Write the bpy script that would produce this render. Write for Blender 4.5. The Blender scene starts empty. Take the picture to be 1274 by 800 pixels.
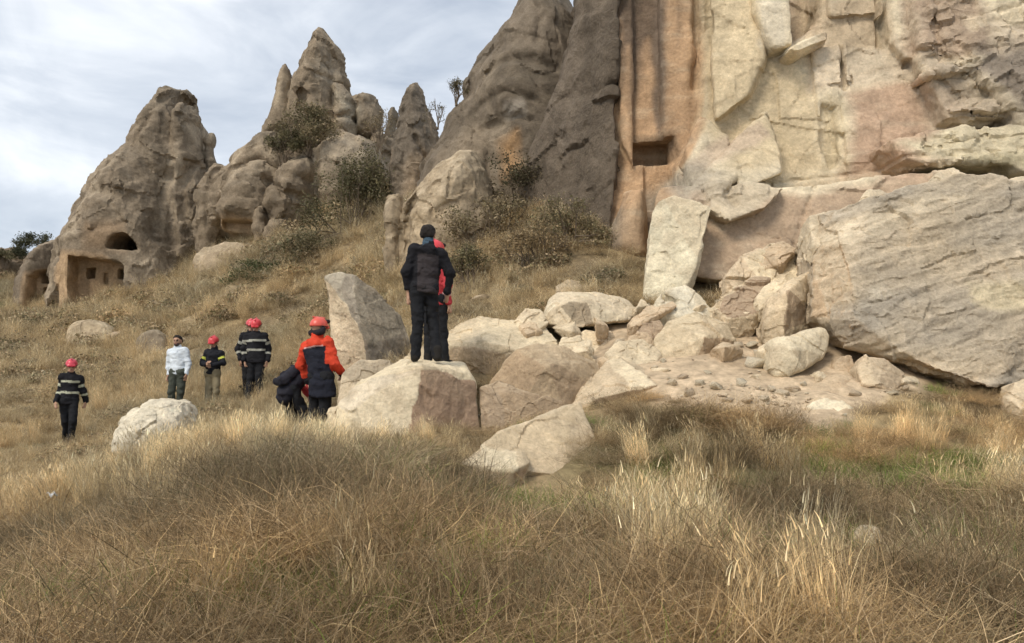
import bpy, bmesh, math, random
import numpy as np
from mathutils import Vector, Matrix

random.seed(7)
R = math.radians
scene = bpy.context.scene
col = scene.collection

# ------------------------------------------------------------------ camera
FPX, CX, CY = 1050.0, 637.0, 400.0            # focal length and centre in photograph pixels
PITCH = math.atan(70 / FPX)                   # horizon at row 470
cam_d = bpy.data.cameras.new("camera")
cam = bpy.data.objects.new("camera", cam_d)
col.objects.link(cam)
cam_d.sensor_width = 36
cam_d.lens = 36 * FPX / 1274
cam_d.clip_start, cam_d.clip_end = 0.1, 3000
cam.location = (0, 0, 0)
cam.rotation_euler = (R(90) + PITCH, 0, 0)
scene.camera = cam

# ------------------------------------------------------------------ sky and sun
SUN_EL, SUN_AZ = R(46), R(-142)               # azimuth from +Y, clockwise: behind the camera, to the left
world = bpy.data.worlds.new("World")
scene.world = world
world.use_nodes = True
nt = world.node_tree
nt.nodes.clear()
def N(tree, typ, **kw):
    n = tree.nodes.new(typ)
    for k, v in kw.items():
        if k == 'inp':
            for a, b in v.items(): n.inputs[a].default_value = b
        else: setattr(n, k, v)
    return n
wo = N(nt, 'ShaderNodeOutputWorld')
bg = N(nt, 'ShaderNodeBackground', inp={'Strength': 1.0})
sky = N(nt, 'ShaderNodeTexSky', sky_type='NISHITA', sun_disc=False, sun_elevation=SUN_EL, sun_rotation=SUN_AZ)
sk = N(nt, 'ShaderNodeMix', data_type='RGBA', blend_type='MULTIPLY', inp={0: 1.0})
sk.inputs[7].default_value = (0.10, 0.10, 0.10, 1)
tc = N(nt, 'ShaderNodeTexCoord')
mp = N(nt, 'ShaderNodeMapping')
mp.inputs['Scale'].default_value = (1.0, 1.0, 2.6)
mp.inputs['Rotation'].default_value = (0.25, 0.3, 0.5)
n1 = N(nt, 'ShaderNodeTexNoise', inp={'Scale': 3.1, 'Detail': 7.0, 'Roughness': 0.52, 'Distortion': 0.5})
n2 = N(nt, 'ShaderNodeTexNoise', inp={'Scale': 5.0, 'Detail': 6.0, 'Roughness': 0.55, 'Distortion': 0.8})
ad = N(nt, 'ShaderNodeMix', data_type='FLOAT', inp={0: 0.35})
rp = N(nt, 'ShaderNodeValToRGB')
rp.color_ramp.elements[0].position, rp.color_ramp.elements[1].position = 0.38, 0.62
rp.color_ramp.elements[0].color = (0.262, 0.292, 0.338, 1)
rp.color_ramp.elements[1].color = (0.53, 0.545, 0.56, 1)
e = rp.color_ramp.elements.new(0.5); e.color = (0.375, 0.40, 0.435, 1)
mx = N(nt, 'ShaderNodeMix', data_type='RGBA', inp={0: 0.90})
L = nt.links.new
L(sky.outputs[0], sk.inputs[6]); L(tc.outputs['Generated'], mp.inputs[0])
L(mp.outputs[0], n1.inputs['Vector']); L(mp.outputs[0], n2.inputs['Vector'])
L(n1.outputs[0], ad.inputs[2]); L(n2.outputs[0], ad.inputs[3]); L(ad.outputs[0], rp.inputs[0])
L(sk.outputs[2], mx.inputs[6]); L(rp.outputs[0], mx.inputs[7]); L(mx.outputs[2], bg.inputs[0])
L(bg.outputs[0], wo.inputs[0])

sun_d = bpy.data.lights.new("sun", 'SUN')
sun_d.energy, sun_d.angle, sun_d.color = 1.3, R(20), (1.0, 0.90, 0.76)
sun = bpy.data.objects.new("sun", sun_d)
col.objects.link(sun)
sdir = Vector((math.sin(SUN_AZ) * math.cos(SUN_EL), math.cos(SUN_AZ) * math.cos(SUN_EL), math.sin(SUN_EL)))
sun.rotation_euler = sdir.to_track_quat('Z', 'Y').to_euler()

vs = scene.view_settings
vs.view_transform, vs.look, vs.exposure, vs.gamma = 'Standard', 'None', 1.06, 1.0
vs.use_curve_mapping = False
scene.cycles.use_denoising = True
scene.cycles.max_bounces = 4
scene.cycles.diffuse_bounces = 2
scene.cycles.use_adaptive_sampling = True
scene.cycles.adaptive_threshold = 0.03

# ------------------------------------------------------------------ helpers
cp_, sp_ = math.cos(PITCH), math.sin(PITCH)
def P(px, py, d):
    """a point of the place: where the sight line of a photograph pixel reaches distance d"""
    u, v = (px - CX) / FPX, (CY - py) / FPX
    t = d / (cp_ - v * sp_)
    return np.array((u * t, d, t * (sp_ + v * cp_)))
def to_px(p):
    p = np.asarray(p, float)
    w = p[..., 1] * cp_ + p[..., 2] * sp_
    w = np.maximum(w, 0.05)
    return CX + FPX * p[..., 0] / w, CY - FPX * (-p[..., 1] * sp_ + p[..., 2] * cp_) / w

_rng = np.random.default_rng(3)
_LAT = (_rng.random((48, 48, 48)).astype(np.float32) * 2 - 1)
_ROT = [np.linalg.qr(np.random.default_rng(50 + i).normal(size=(3, 3)))[0].astype(np.float32) for i in range(8)]
def pnoise(p, wl, seed=0, rot=True):
    q = np.asarray(p, np.float32)
    wl = np.asarray(wl, np.float32)
    q = (q / wl) @ _ROT[seed % 8] if (rot and wl.ndim == 0) else q / wl
    q = q + np.float32(seed * 7.31 + 11.7)
    i = np.floor(q); f = q - i; f = f * f * (3 - 2 * f)
    i = i.astype(np.int32) % 48; j = (i + 1) % 48
    fx, fy, fz = f[:, 0], f[:, 1], f[:, 2]
    x0, y0, z0 = i[:, 0], i[:, 1], i[:, 2]; x1, y1, z1 = j[:, 0], j[:, 1], j[:, 2]
    T = _LAT
    a = T[x0, y0, z0] * (1 - fx) + T[x1, y0, z0] * fx
    b = T[x0, y1, z0] * (1 - fx) + T[x1, y1, z0] * fx
    c = T[x0, y0, z1] * (1 - fx) + T[x1, y0, z1] * fx
    d = T[x0, y1, z1] * (1 - fx) + T[x1, y1, z1] * fx
    return (a * (1 - fy) + b * fy) * (1 - fz) + (c * (1 - fy) + d * fy) * fz
def fbm(p, wl, octv=3, seed=0, gain=0.5):
    s = 0; a = 1.0
    wl = np.asarray(wl, float)
    for k in range(octv):
        s = s + a * pnoise(p, wl / 2 ** k, seed + k * 3)
        a *= gain
    return s

_FP = _rng.random((32, 32, 32, 3)).astype(np.float32) * .8 + .1
_FV = _rng.random((32, 32, 32)).astype(np.float32) * 2 - 1
_FS = _rng.normal(size=(32, 32, 32, 3)).astype(np.float32)
def facet(p, wl, seed=0, slope=.55, rot=True):
    """broken-rock relief: every cell of a shattered space has its own level and tilt"""
    wl = np.asarray(wl, np.float32)
    p = np.asarray(p, np.float32)
    q = (p / wl) @ _ROT[seed % 8] if (rot and wl.ndim == 0) else p / wl
    q = q + np.float32(seed * 5.17 + 3.3)
    b = np.floor(q - .5).astype(np.int32)
    best = np.full(len(q), 1e9, np.float32); val = np.zeros(len(q), np.float32)
    for a in (0, 1):
        for c in (0, 1):
            for e in (0, 1):
                k = b + np.array((a, c, e), np.int32); m = k % 32
                dv = q - (k + _FP[m[:, 0], m[:, 1], m[:, 2]])
                d2 = (dv * dv).sum(1)
                w = d2 < best
                best[w] = d2[w]; mw = m[w]
                val[w] = _FV[mw[:, 0], mw[:, 1], mw[:, 2]] + slope * (dv[w] * _FS[mw[:, 0], mw[:, 1], mw[:, 2]]).sum(1)
    return val

def poly_sd(X, Z, poly):
    """signed distance in a plane to a polygon, negative inside"""
    poly = np.asarray(poly, float); n = len(poly)
    d2 = np.full(np.broadcast(X, Z).shape, 1e9); ins = np.zeros(d2.shape, bool)
    for k in range(n):
        ax, az = poly[k]; bx, bz = poly[(k + 1) % n]
        ex, ez = bx - ax, bz - az
        wx, wz = X - ax, Z - az
        t = np.clip((wx * ex + wz * ez) / (ex * ex + ez * ez + 1e-12), 0, 1)
        d2 = np.minimum(d2, (wx - ex * t) ** 2 + (wz - ez * t) ** 2)
        c = (az <= Z) != (bz <= Z)
        xi = ax + (Z - az) / (ez if abs(ez) > 1e-9 else 1e-9) * ex
        ins ^= c & (X < xi)
    s = np.sqrt(d2)
    return np.where(ins, -s, s)
def line_d(X, Z, pts):
    d2 = np.full(np.broadcast(X, Z).shape, 1e9)
    for a, b in zip(pts[:-1], pts[1:]):
        ex, ez = b[0] - a[0], b[1] - a[1]
        wx, wz = X - a[0], Z - a[1]
        t = np.clip((wx * ex + wz * ez) / (ex * ex + ez * ez + 1e-12), 0, 1)
        d2 = np.minimum(d2, (wx - ex * t) ** 2 + (wz - ez * t) ** 2)
    return np.sqrt(d2)
def xz(poly, d):
    return [tuple(P(a, b, d)[[0, 2]]) for a, b in poly]

def smin(a, b, k):
    if k <= 0: return np.minimum(a, b)
    h = np.maximum(k - np.abs(a - b), 0) / k
    return np.minimum(a, b) - h * h * k * 0.25
def smax(a, b, k): return -smin(-a, -b, k)

def hull_planes(pts):
    bm = bmesh.new()
    for p in pts: bm.verts.new(p)
    bmesh.ops.convex_hull(bm, input=bm.verts)
    bmesh.ops.dissolve_limit(bm, angle_limit=R(9), verts=bm.verts, edges=bm.edges)
    bm.normal_update()
    c = np.mean(pts, 0); pl = []
    for f in bm.faces:
        n = np.array(f.normal); o = np.array(f.calc_center_median())
        if n @ (o - c) < 0: n = -n
        pl.append((n, float(max(n @ np.array(v.co) for v in f.verts) * .5 + (n @ o) * .5)))
    bm.free()
    return pl
class Vol:
    """a block of space in which a solid is shaped as a field, negative inside"""
    def __init__(s, lo, hi, h):
        s.h = h
        lo, hi = np.asarray(lo, float), np.asarray(hi, float)
        n = np.ceil((hi - lo) / h).astype(int) + 1
        s.lo = lo; s.n = n
        s.ax = [(lo[k] + np.arange(n[k]) * h).astype(np.float32) for k in range(3)]
        s.X = s.ax[0][:, None, None]; s.Y = s.ax[1][None, :, None]; s.Z = s.ax[2][None, None, :]
        s.F = np.full(n, 2.0, np.float32); s.dl = []
    def xz(s): return s.ax[0][:, None], s.ax[2][None, :]
    def inflate(s, poly, d, T, Rr=None, pw=0.5, lean=0.0):
        pl = xz(poly, d)
        X, Z = s.xz()
        sd = poly_sd(X, Z, pl)
        if Rr is None: Rr = max(-sd.min(), 0.05)
        q = np.clip(-sd / Rr, 0, 1)
        t = (T * (1 - (1 - q) ** 2) ** pw).astype(np.float32)[:, None, :]
        z0 = min(p[1] for p in pl)
        ay = np.abs(s.Y - d - lean * (s.Z - z0))
        sd = sd.astype(np.float32)[:, None, :]
        return np.where(sd < 0, ay - t, np.hypot(sd, ay))
    def prism(s, poly, d, gx=0.0, gz=0.0, back=6.0, ref=None, taper=0.0, k=0.05):
        pl = xz(poly, d); X, Z = s.xz()
        sd = poly_sd(X, Z, pl).astype(np.float32)[:, None, :]
        cx, cz = ref if ref is not None else (np.mean([p[0] for p in pl]), np.mean([p[1] for p in pl]))
        front = (d + gx * (s.X - cx) + gz * (s.Z - cz)).astype(np.float32)
        nf = 1 / math.sqrt(1 + gx * gx + gz * gz)
        f = smax(sd - taper * (s.Y - front), (front - s.Y) * nf, k)
        return np.maximum(f, s.Y - front - back)
    def hole(s, poly, pd, y1, k=0.04):
        """open a recess of this outline from the front back to y1"""
        X, Z = s.xz()
        sd = poly_sd(X, Z, xz(poly, pd)).astype(np.float32)[:, None, :]
        s.cut(smax(sd, s.Y - y1, k), k)
    def hull(s, pts, rnd=.03):
        g = None
        for n, dd in hull_planes(np.array([P(*p) for p in pts])):
            f = (n[0] * s.X + n[1] * s.Y + n[2] * s.Z - dd).astype(np.float32)
            g = f if g is None else smax(g, f, rnd)
        s.add(g)
    def add(s, f, k=0.0): s.F = smin(s.F, f, k).astype(np.float32)
    def cut(s, f, k=0.0): s.F = smax(s.F, -f, k).astype(np.float32)
    def crack(s, pts, d, w, amp):
        X, Z = s.xz()
        g = amp * np.exp(-(line_d(X, Z, xz(pts, d)) / w) ** 2)
        s.F = s.F + g.astype(np.float32)[:, None, :]
    def disp(s, fn, w):
        s.dl.append(fn)                       # relief, laid on the finished surface
    def rc(s, a, b, ra, rb, k=0.0, sc=(1, 1, 1)):
        """tapered limb from a to b, blended in"""
        a, b = np.asarray(a, float), np.asarray(b, float)
        r = max(ra, rb) + k + 2 * s.h
        rr = np.array([r / c for c in sc])
        lo = np.floor((np.minimum(a, b) - rr - s.lo) / s.h).astype(int).clip(0)
        hi = (np.ceil((np.maximum(a, b) + rr - s.lo) / s.h).astype(int) + 1)
        hi = np.minimum(hi, s.n)
        if np.any(hi <= lo): return
        sl = tuple(slice(lo[i], hi[i]) for i in range(3))
        X = (s.ax[0][sl[0]][:, None, None] - a[0]) * sc[0]
        Y = (s.ax[1][sl[1]][None, :, None] - a[1]) * sc[1]
        Z = (s.ax[2][sl[2]][None, None, :] - a[2]) * sc[2]
        e = (b - a) * np.array(sc)
        L2 = float(e @ e) + 1e-9
        t = np.clip((X * e[0] + Y * e[1] + Z * e[2]) / L2, 0, 1)
        f = np.sqrt((X - t * e[0]) ** 2 + (Y - t * e[1]) ** 2 + (Z - t * e[2]) ** 2) - (ra + (rb - ra) * t)
        s.F[sl] = smin(s.F[sl], f.astype(np.float32), k)
    def nets(s):
        F = s.F; n = np.array(F.shape)
        # close the solid at the block's faces
        for k in range(3):
            sl = [slice(None)] * 3
            for e in (0, -1):
                sl[k] = e; F[tuple(sl)] = np.maximum(F[tuple(sl)], s.h * 0.5)
        ins = F < 0
        c = np.zeros(n - 1, np.int8)
        for a in (0, 1):
            for b in (0, 1):
                for g in (0, 1):
                    c += ins[a:n[0] - 1 + a, b:n[1] - 1 + b, g:n[2] - 1 + g]
        ci = np.nonzero((c > 0) & (c < 8))
        nv = len(ci[0])
        vid = np.full(n - 1, -1, np.int32); vid[ci] = np.arange(nv)
        acc = np.zeros((nv, 3), np.float32); cnt = np.zeros(nv, np.float32)
        cor = [(a, b, g) for a in (0, 1) for b in (0, 1) for g in (0, 1)]
        val = {o: F[ci[0] + o[0], ci[1] + o[1], ci[2] + o[2]] for o in cor}
        for o in cor:
            for k in range(3):
                if o[k] == 0:
                    q = list(o); q[k] = 1; q = tuple(q)
                    va, vb = val[o], val[q]
                    m = (va < 0) != (vb < 0)
                    t = va[m] / (va[m] - vb[m])
                    pt = np.tile(np.array(o, np.float32), (len(t), 1)); pt[:, k] += t
                    acc[m] += pt; cnt[m] += 1
        v = np.stack(ci, 1).astype(np.float32) + acc / cnt[:, None]
        v = v * s.h + s.lo.astype(np.float32)
        quads = []
        for k in range(3):
            a, b = (k + 1) % 3, (k + 2) % 3
            sl0 = [slice(1, n[i] - 1) for i in range(3)]; sl1 = list(sl0)
            sl0[k] = slice(0, n[k] - 1); sl1[k] = slice(1, n[k])
            I0, I1 = ins[tuple(sl0)], ins[tuple(sl1)]
            e = np.nonzero(I0 != I1)
            pos = np.stack([e[i] + (0 if i == k else 1) for i in range(3)], 1)
            fl = I0[e]
            def vi(da, db):
                q = pos.copy(); q[:, a] += da; q[:, b] += db
                return vid[q[:, 0], q[:, 1], q[:, 2]]
            qd = np.stack([vi(-1, -1), vi(0, -1), vi(0, 0), vi(-1, 0)], 1)
            qd[~fl] = qd[~fl][:, ::-1]
            quads.append(qd)
        q = np.concatenate(quads)
        q = q[(q >= 0).all(1)]
        return v, q

def vnormals(v, q):
    fn = np.cross(v[q[:, 2]] - v[q[:, 0]], v[q[:, 3]] - v[q[:, 1]])
    n = np.zeros_like(v)
    for k in range(4):
        for c in range(3):
            n[:, c] += np.bincount(q[:, k], fn[:, c], len(v))
    return n / (np.linalg.norm(n, axis=1, keepdims=True) + 1e-9)

def mesh(name, v, faces, colr=None, smooth=True, mat=None):
    me = bpy.data.meshes.new(name)
    v = np.asarray(v, np.float32)
    f = np.asarray(faces, np.int32)
    k = f.shape[1]
    me.vertices.add(len(v)); me.vertices.foreach_set('co', v.ravel())
    me.loops.add(f.size); me.loops.foreach_set('vertex_index', f.ravel())
    me.polygons.add(len(f))
    me.polygons.foreach_set('loop_start', np.arange(0, f.size, k, dtype=np.int32))
    me.update(calc_edges=True)
    if smooth: me.polygons.foreach_set('use_smooth', np.ones(len(f), bool))
    if colr is not None:
        c = np.asarray(colr, np.float32)
        if c.shape[1] == 3: c = np.concatenate([c, np.ones((len(c), 1), np.float32)], 1)
        at = me.color_attributes.new('Col', 'FLOAT_COLOR', 'POINT')
        at.data.foreach_set('color', c.ravel())
    if mat: me.materials.append(mat)
    return me
def obj(name, me, parent=None, loc=None, rot=None):
    o = bpy.data.objects.new(name, me)
    col.objects.link(o)
    if parent: o.parent = parent
    if loc is not None: o.location = loc
    if rot is not None: o.rotation_euler = rot
    return o
def tag(o, label=None, cat=None, group=None, kind=None):
    if label: o['label'] = label
    if cat: o['category'] = cat
    if group: o['group'] = group
    if kind: o['kind'] = kind
    return o
def recentre(v, base=True):
    """origin at the thing's base"""
    c = np.array([(v[:, 0].min() + v[:, 0].max()) / 2, (v[:, 1].min() + v[:, 1].max()) / 2, v[:, 2].min()])
    return v - c.astype(np.float32), c

# ------------------------------------------------------------------ materials
def rock_material(name, bump=0.5, speck=0.25, fine=1.0):
    m = bpy.data.materials.new(name); m.use_nodes = True
    t = m.node_tree; t.nodes.clear(); L = t.links.new
    out = N(t, 'ShaderNodeOutputMaterial')
    b = N(t, 'ShaderNodeBsdfPrincipled', inp={'Roughness': 0.92})
    b.inputs['Specular IOR Level'].default_value = 0.15
    at = N(t, 'ShaderNodeAttribute', attribute_name='Col')
    tc = N(t, 'ShaderNodeTexCoord')
    na = N(t, 'ShaderNodeTexNoise', inp={'Scale': 6.0 * fine, 'Detail': 10.0, 'Roughness': 0.66})
    nb = N(t, 'ShaderNodeTexNoise', inp={'Scale': 26.0 * fine, 'Detail': 6.0, 'Roughness': 0.72})
    nc = N(t, 'ShaderNodeTexVoronoi', inp={'Scale': 22.0 * fine}); 
    mr = N(t, 'ShaderNodeMapRange', inp={1: 0.28, 2: 0.72, 3: 1 - speck * 1.3, 4: 1 + speck})
    mr2 = N(t, 'ShaderNodeMapRange', inp={1: 0.35, 2: 0.68, 3: 1 - speck * 0.9, 4: 1 + speck * 0.6})
    mu = N(t, 'ShaderNodeMath', operation='MULTIPLY')
    cm = N(t, 'ShaderNodeMix', data_type='RGBA', blend_type='MULTIPLY', inp={0: 1.0})
    cc = N(t, 'ShaderNodeCombineColor')
    for s in (na, nb, nc): L(tc.outputs['Object'], s.inputs['Vector'])
    L(na.outputs[0], mr.inputs[0]); L(nb.outputs[0], mr2.inputs[0])
    L(mr.outputs[0], mu.inputs[0]); L(mr2.outputs[0], mu.inputs[1])
    for k in range(3): L(mu.outputs[0], cc.inputs[k])
    L(at.outputs['Color'], cm.inputs[6]); L(cc.outputs[0], cm.inputs[7])
    L(cm.outputs[2], b.inputs['Base Color'])
    # height: coarse grain, fine grain, pits; more of it where the surface is weathered (alpha)
    h1 = N(t, 'ShaderNodeMath', operation='MULTIPLY_ADD', inp={1: 0.45})
    h2 = N(t, 'ShaderNodeMath', operation='MULTIPLY_ADD', inp={1: 0.12})
    L(nb.outputs[0], h1.inputs[0]); L(na.outputs[0], h1.inputs[2])
    L(nc.outputs[0], h2.inputs[0]); L(h1.outputs[0], h2.inputs[2])
    bs = N(t, 'ShaderNodeMapRange', inp={1: 0.0, 2: 1.0, 3: bump * 0.45, 4: bump})
    L(at.outputs['Alpha'], bs.inputs[0])
    bp = N(t, 'ShaderNodeBump', inp={'Distance': 0.06 / fine})
    L(bs.outputs[0], bp.inputs['Strength']); L(h2.outputs[0], bp.inputs['Height'])
    L(bp.outputs[0], b.inputs['Normal']); L(b.outputs[0], out.inputs[0])
    return m
M_ROCK = rock_material('rock_near', 1.0, 0.20, 1.0)
M_CLIFF = rock_material('rock_cliff', 0.9, 0.20, 0.6)
M_FAR = rock_material('rock_far', 1.0, 0.26, 0.36)

def attr_material(name, rough=0.8, spec=0.2, noise=0.0, nscale=30, trans=0.0, tint=False, sheen=0.0):
    m = bpy.data.materials.new(name); m.use_nodes = True
    t = m.node_tree; t.nodes.clear(); L = t.links.new
    out = N(t, 'ShaderNodeOutputMaterial')
    b = N(t, 'ShaderNodeBsdfPrincipled', inp={'Roughness': rough})
    b.inputs['Specular IOR Level'].default_value = spec
    if sheen: b.inputs['Sheen Weight'].default_value = sheen
    at = N(t, 'ShaderNodeAttribute', attribute_name='Col')
    src = at.outputs['Color']
    if noise:
        tc = N(t, 'ShaderNodeTexCoord')
        nz = N(t, 'ShaderNodeTexNoise', inp={'Scale': nscale, 'Detail': 5.0, 'Roughness': 0.65})
        mr = N(t, 'ShaderNodeMapRange', inp={1: 0.3, 2: 0.7, 3: 1 - noise, 4: 1 + noise})
        cc = N(t, 'ShaderNodeCombineColor'); cm = N(t, 'ShaderNodeMix', data_type='RGBA', blend_type='MULTIPLY', inp={0: 1.0})
        L(tc.outputs['Object'], nz.inputs['Vector']); L(nz.outputs[0], mr.inputs[0])
        for k in range(3): L(mr.outputs[0], cc.inputs[k])
        L(src, cm.inputs[6]); L(cc.outputs[0], cm.inputs[7]); src = cm.outputs[2]
        bp = N(t, 'ShaderNodeBump', inp={'Distance': 0.02, 'Strength': 0.5})
        L(nz.outputs[0], bp.inputs['Height']); L(bp.outputs[0], b.inputs['Normal'])
    if tint:                                   # every clump of a scatter has its own tint
        ti = N(t, 'ShaderNodeAttribute', attribute_name='tint', attribute_type='INSTANCER')
        cm = N(t, 'ShaderNodeMix', data_type='RGBA', blend_type='MULTIPLY', inp={0: 1.0})
        L(src, cm.inputs[6]); L(ti.outputs['Color'], cm.inputs[7]); src = cm.outputs[2]
    L(src, b.inputs['Base Color'])
    if trans:
        tr = N(t, 'ShaderNodeBsdfTranslucent'); mxs = N(t, 'ShaderNodeMixShader', inp={0: trans})
        L(src, tr.inputs[0]); L(b.outputs[0], mxs.inputs[1]); L(tr.outputs[0], mxs.inputs[2]); L(mxs.outputs[0], out.inputs[0])
    else: L(b.outputs[0], out.inputs[0])
    return m
M_GROUND = attr_material('earth', 0.95, 0.1, 0.35, 7)
M_GRASS = attr_material('grass', 0.75, 0.15, trans=0.25, tint=True)
M_LEAF = attr_material('leaf', 0.7, 0.2, trans=0.2)
M_TWIG = attr_material('twig', 0.9, 0.1)
M_CLOTH = attr_material('cloth', 0.85, 0.2, 0.10, 60)
M_SKIN = attr_material('skin', 0.6, 0.3)
M_HELMET = attr_material('helmet', 0.35, 0.5)

# palette: base colours of the place
GREYW = (0.225, 0.182, 0.135)      # weathered tuff
DARKW = (0.155, 0.124, 0.092)      # lichen-dark wall
BROWNW = (0.235, 0.180, 0.125)
PALEW = (0.38, 0.32, 0.24)
CREAM = (0.66, 0.565, 0.405)
WHITE = (0.70, 0.64, 0.51)
TAN = (0.50, 0.385, 0.255)
PINK = (0.455, 0.335, 0.235)
PINKD = (0.36, 0.255, 0.18)
ORANGE = (0.48, 0.318, 0.188)
YELLOW = (0.56, 0.455, 0.295)
STRIA = (0.42, 0.37, 0.29)
# ------------------------------------------------------------------ the ground
GC = [  # (column, row, distance) where the photograph shows the ground
 (-60,800,4.2),(318,800,4.2),(637,800,4.2),(955,800,4.2),(1340,800,4.2),
 (-80,748,5.6),(150,706,5.6),(320,680,5.6),(480,680,5.7),(640,685,5.8),(800,690,5.8),(960,690,5.8),(1120,690,5.8),(1350,690,5.8),
 (-100,690,7.6),(0,655,8),(100,616,8.5),(200,578,9),(300,545,9.5),(400,545,9.8),(500,560,9.5),(560,580,9.2),(640,615,8.5),(760,610,8.3),(900,585,8.6),(1050,575,8.7),(1200,572,8.7),(1350,572,8.7),
 (450,545,10.5),(600,545,10.3),(700,525,10.5),(800,512,10.5),(900,512,10),(1050,520,10),(1150,505,10.4),(1350,505,10.4),
 (600,525,11.4),(700,505,11.6),(850,462,12),(950,465,11.8),(1080,470,11.4),(1200,480,12),(1350,470,12.5),
 (550,475,12.2),(640,472,12.8),(760,425,13.4),(900,400,13.8),(1000,390,14),(1150,400,14.5),
 (800,372,15.6),(900,360,16.3),(1000,345,17),(1350,345,17),
 (88,558,18),(-80,562,18),(0,556,18),(150,532,18.5),(222,520,19),(267,517,19.5),(318,503,19.5),(230,480,23),(320,462,24),(100,500,23),
 (150,575,14),(250,550,14),(330,540,14),(390,556,12.6),(365,552,13.2),(430,520,13),(460,468,14.2),(480,440,17),(420,450,19),
 (-100,470,30),(0,455,30),(100,445,30),(200,432,30),(300,418,29),(400,388,28),
 (-100,395,45),(0,388,46),(100,382,46),(160,362,46),(230,345,46),(300,308,44),(350,318,38),(400,300,38),(450,335,26),(480,300,32),
 (520,345,21),(560,330,20),(560,280,27),(620,340,18),(600,300,22),(650,300,20),(650,255,23),(700,345,17),(700,300,18.8),(730,362,16),(740,300,18.6),
 (0,340,60),(30,350,60),(-150,310,62),(200,330,60),(400,270,55),(560,230,45)]
gp = np.array([P(*c) for c in GC])
ex = [(x, y, z) for x, y, z in ((-90,95,1),(-30,95,1),(20,90,3),(70,90,3),(-200,200,-4),(0,200,-4),(200,200,-4),(-400,400,-6),(0,400,-6),(400,400,-6),(40,40,1),(20,25,1.5),(30,18,1.0),(-14,8,-1.6),(-22,18,-2.4),(-40,40,0.2))]
gp = np.concatenate([gp, np.array(ex, float)])
def fan(x, y): return np.stack([np.clip(x / (y + 3), -1.2, 1.2) * 2.2, np.log(y + 3)], 1)
_c = fan(gp[:, 0], gp[:, 1])
def _phi(r2): return r2 * np.log(r2 + 1e-9)
_A = _phi(((_c[:, None] - _c[None]) ** 2).sum(2)) + np.eye(len(_c)) * 0.004
_Pm = np.concatenate([np.ones((len(_c), 1)), _c], 1)
_S = np.block([[_A, _Pm], [_Pm.T, np.zeros((3, 3))]])
_w = np.linalg.solve(_S, np.concatenate([gp[:, 2], np.zeros(3)]))
DIRT = [(690,420),(760,385),(900,385),(1010,400),(1110,430),(1150,480),(1110,505),(1020,530),(900,520),(830,500),(720,470)]
def tz(x, y, rough=True):
    x, y = np.atleast_1d(np.asarray(x, float)), np.atleast_1d(np.asarray(y, float))
    yc = np.maximum(y, 3.6)
    q = fan(x, yc); z = np.zeros(len(x))
    for i in range(0, len(x), 20000):
        s = slice(i, i + 20000)
        z[s] = _phi(((q[s, None] - _c[None]) ** 2).sum(2)) @ _w[:len(_c)] + _w[len(_c)] + q[s] @ _w[len(_c) + 1:]
    z = z - np.maximum(3.6 - y, 0) * 0.04
    if rough:
        p = np.stack([x, y, x * 0], 1)
        z = z + 0.06 * fbm(p, 1.1, 3, 4) + .19 * np.clip((9.6 - y) / 2.5, 0, 1) * np.clip((y - 3.6) / 1.5, 0, 1) * (fbm(p, 1.7, 2, 20) + .45 * fbm(p, .62, 2, 22)) + np.minimum(y / 30, 1) * 0.22 * fbm(p, 3.2, 3, 9)
        q = np.stack(to_px(np.stack([x, y, z], 1)), 1); md = np.clip(.5 - poly_sd(q[:, 0], q[:, 1], DIRT) / 20, 0, 1) * ((y > 9) & (y < 19))
        z = z + md * (.035 * fbm(p, .5, 3, 25) + .02 * facet(p, .3, 3))
    return z
def gpt(px, py, lo=3.8, hi=70.0):
    """where a sight line meets the ground"""
    ds = np.geomspace(lo, hi, 260)
    pts = np.array([P(px, py, d) for d in ds])
    g = tz(pts[:, 0], pts[:, 1])
    k = np.nonzero(pts[:, 2] <= g)[0]
    return pts[k[0]] if len(k) else None

def ground_colour(p):
    px, py = to_px(p)
    n1 = fbm(p, 1.3, 3, 2); n2 = fbm(p, 0.35, 2, 5); n3 = fbm(p, 5.0, 3, 6)
    straw = np.array((0.33, 0.25, 0.14)); brown = np.array((0.15, 0.115, 0.07)); olive = np.array((0.17, 0.155, 0.08)); dirt = np.array((0.52, 0.405, 0.275))
    a = np.clip(0.5 + 0.7 * n1 + 0.3 * n2, 0, 1)[:, None]
    c = straw * a + brown * (1 - a)
    g = np.clip(n3 * 1.6 - 0.25, 0, 0.8)[:, None]
    c = c * (1 - g) + olive * g
    sd = poly_sd(px + 14 * n1, py + 10 * n2, DIRT)
    m = np.clip(0.5 - sd / 14, 0, 1)
    m = np.where((p[:, 1] > 9) & (p[:, 1] < 19), m, 0)[:, None]
    c = c * (1 - m) + dirt * (0.9 + 0.18 * n2[:, None]) * m
    # worn track and bare pale earth on the far slope
    e = np.clip(fbm(p, 2.3, 3, 14) * 1.7 - 0.3, 0, 1) * np.clip((p[:, 1] - 24) / 8, 0, 1)
    c = c * (1 - e[:, None]) + np.array((0.44, 0.35, 0.225)) * e[:, None]
    return c
ys = np.concatenate([np.linspace(-12, 3.4, 14), np.geomspace(3.6, 80, 420), np.geomspace(84, 420, 22)])
us = np.concatenate([np.linspace(-2.6, -0.85, 10)[:-1], np.linspace(-0.85, 0.85, 330), np.linspace(0.85, 2.6, 10)[1:]])
YY, UU = np.meshgrid(ys, us, indexing='ij')
XX = UU * (np.maximum(YY, 3.0) + 3)
gv = np.stack([XX.ravel(), YY.ravel(), tz(XX.ravel(), YY.ravel())], 1)
ny, nu = len(ys), len(us)
ii = (np.arange(ny - 1)[:, None] * nu + np.arange(nu - 1)[None]).ravel()
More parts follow.
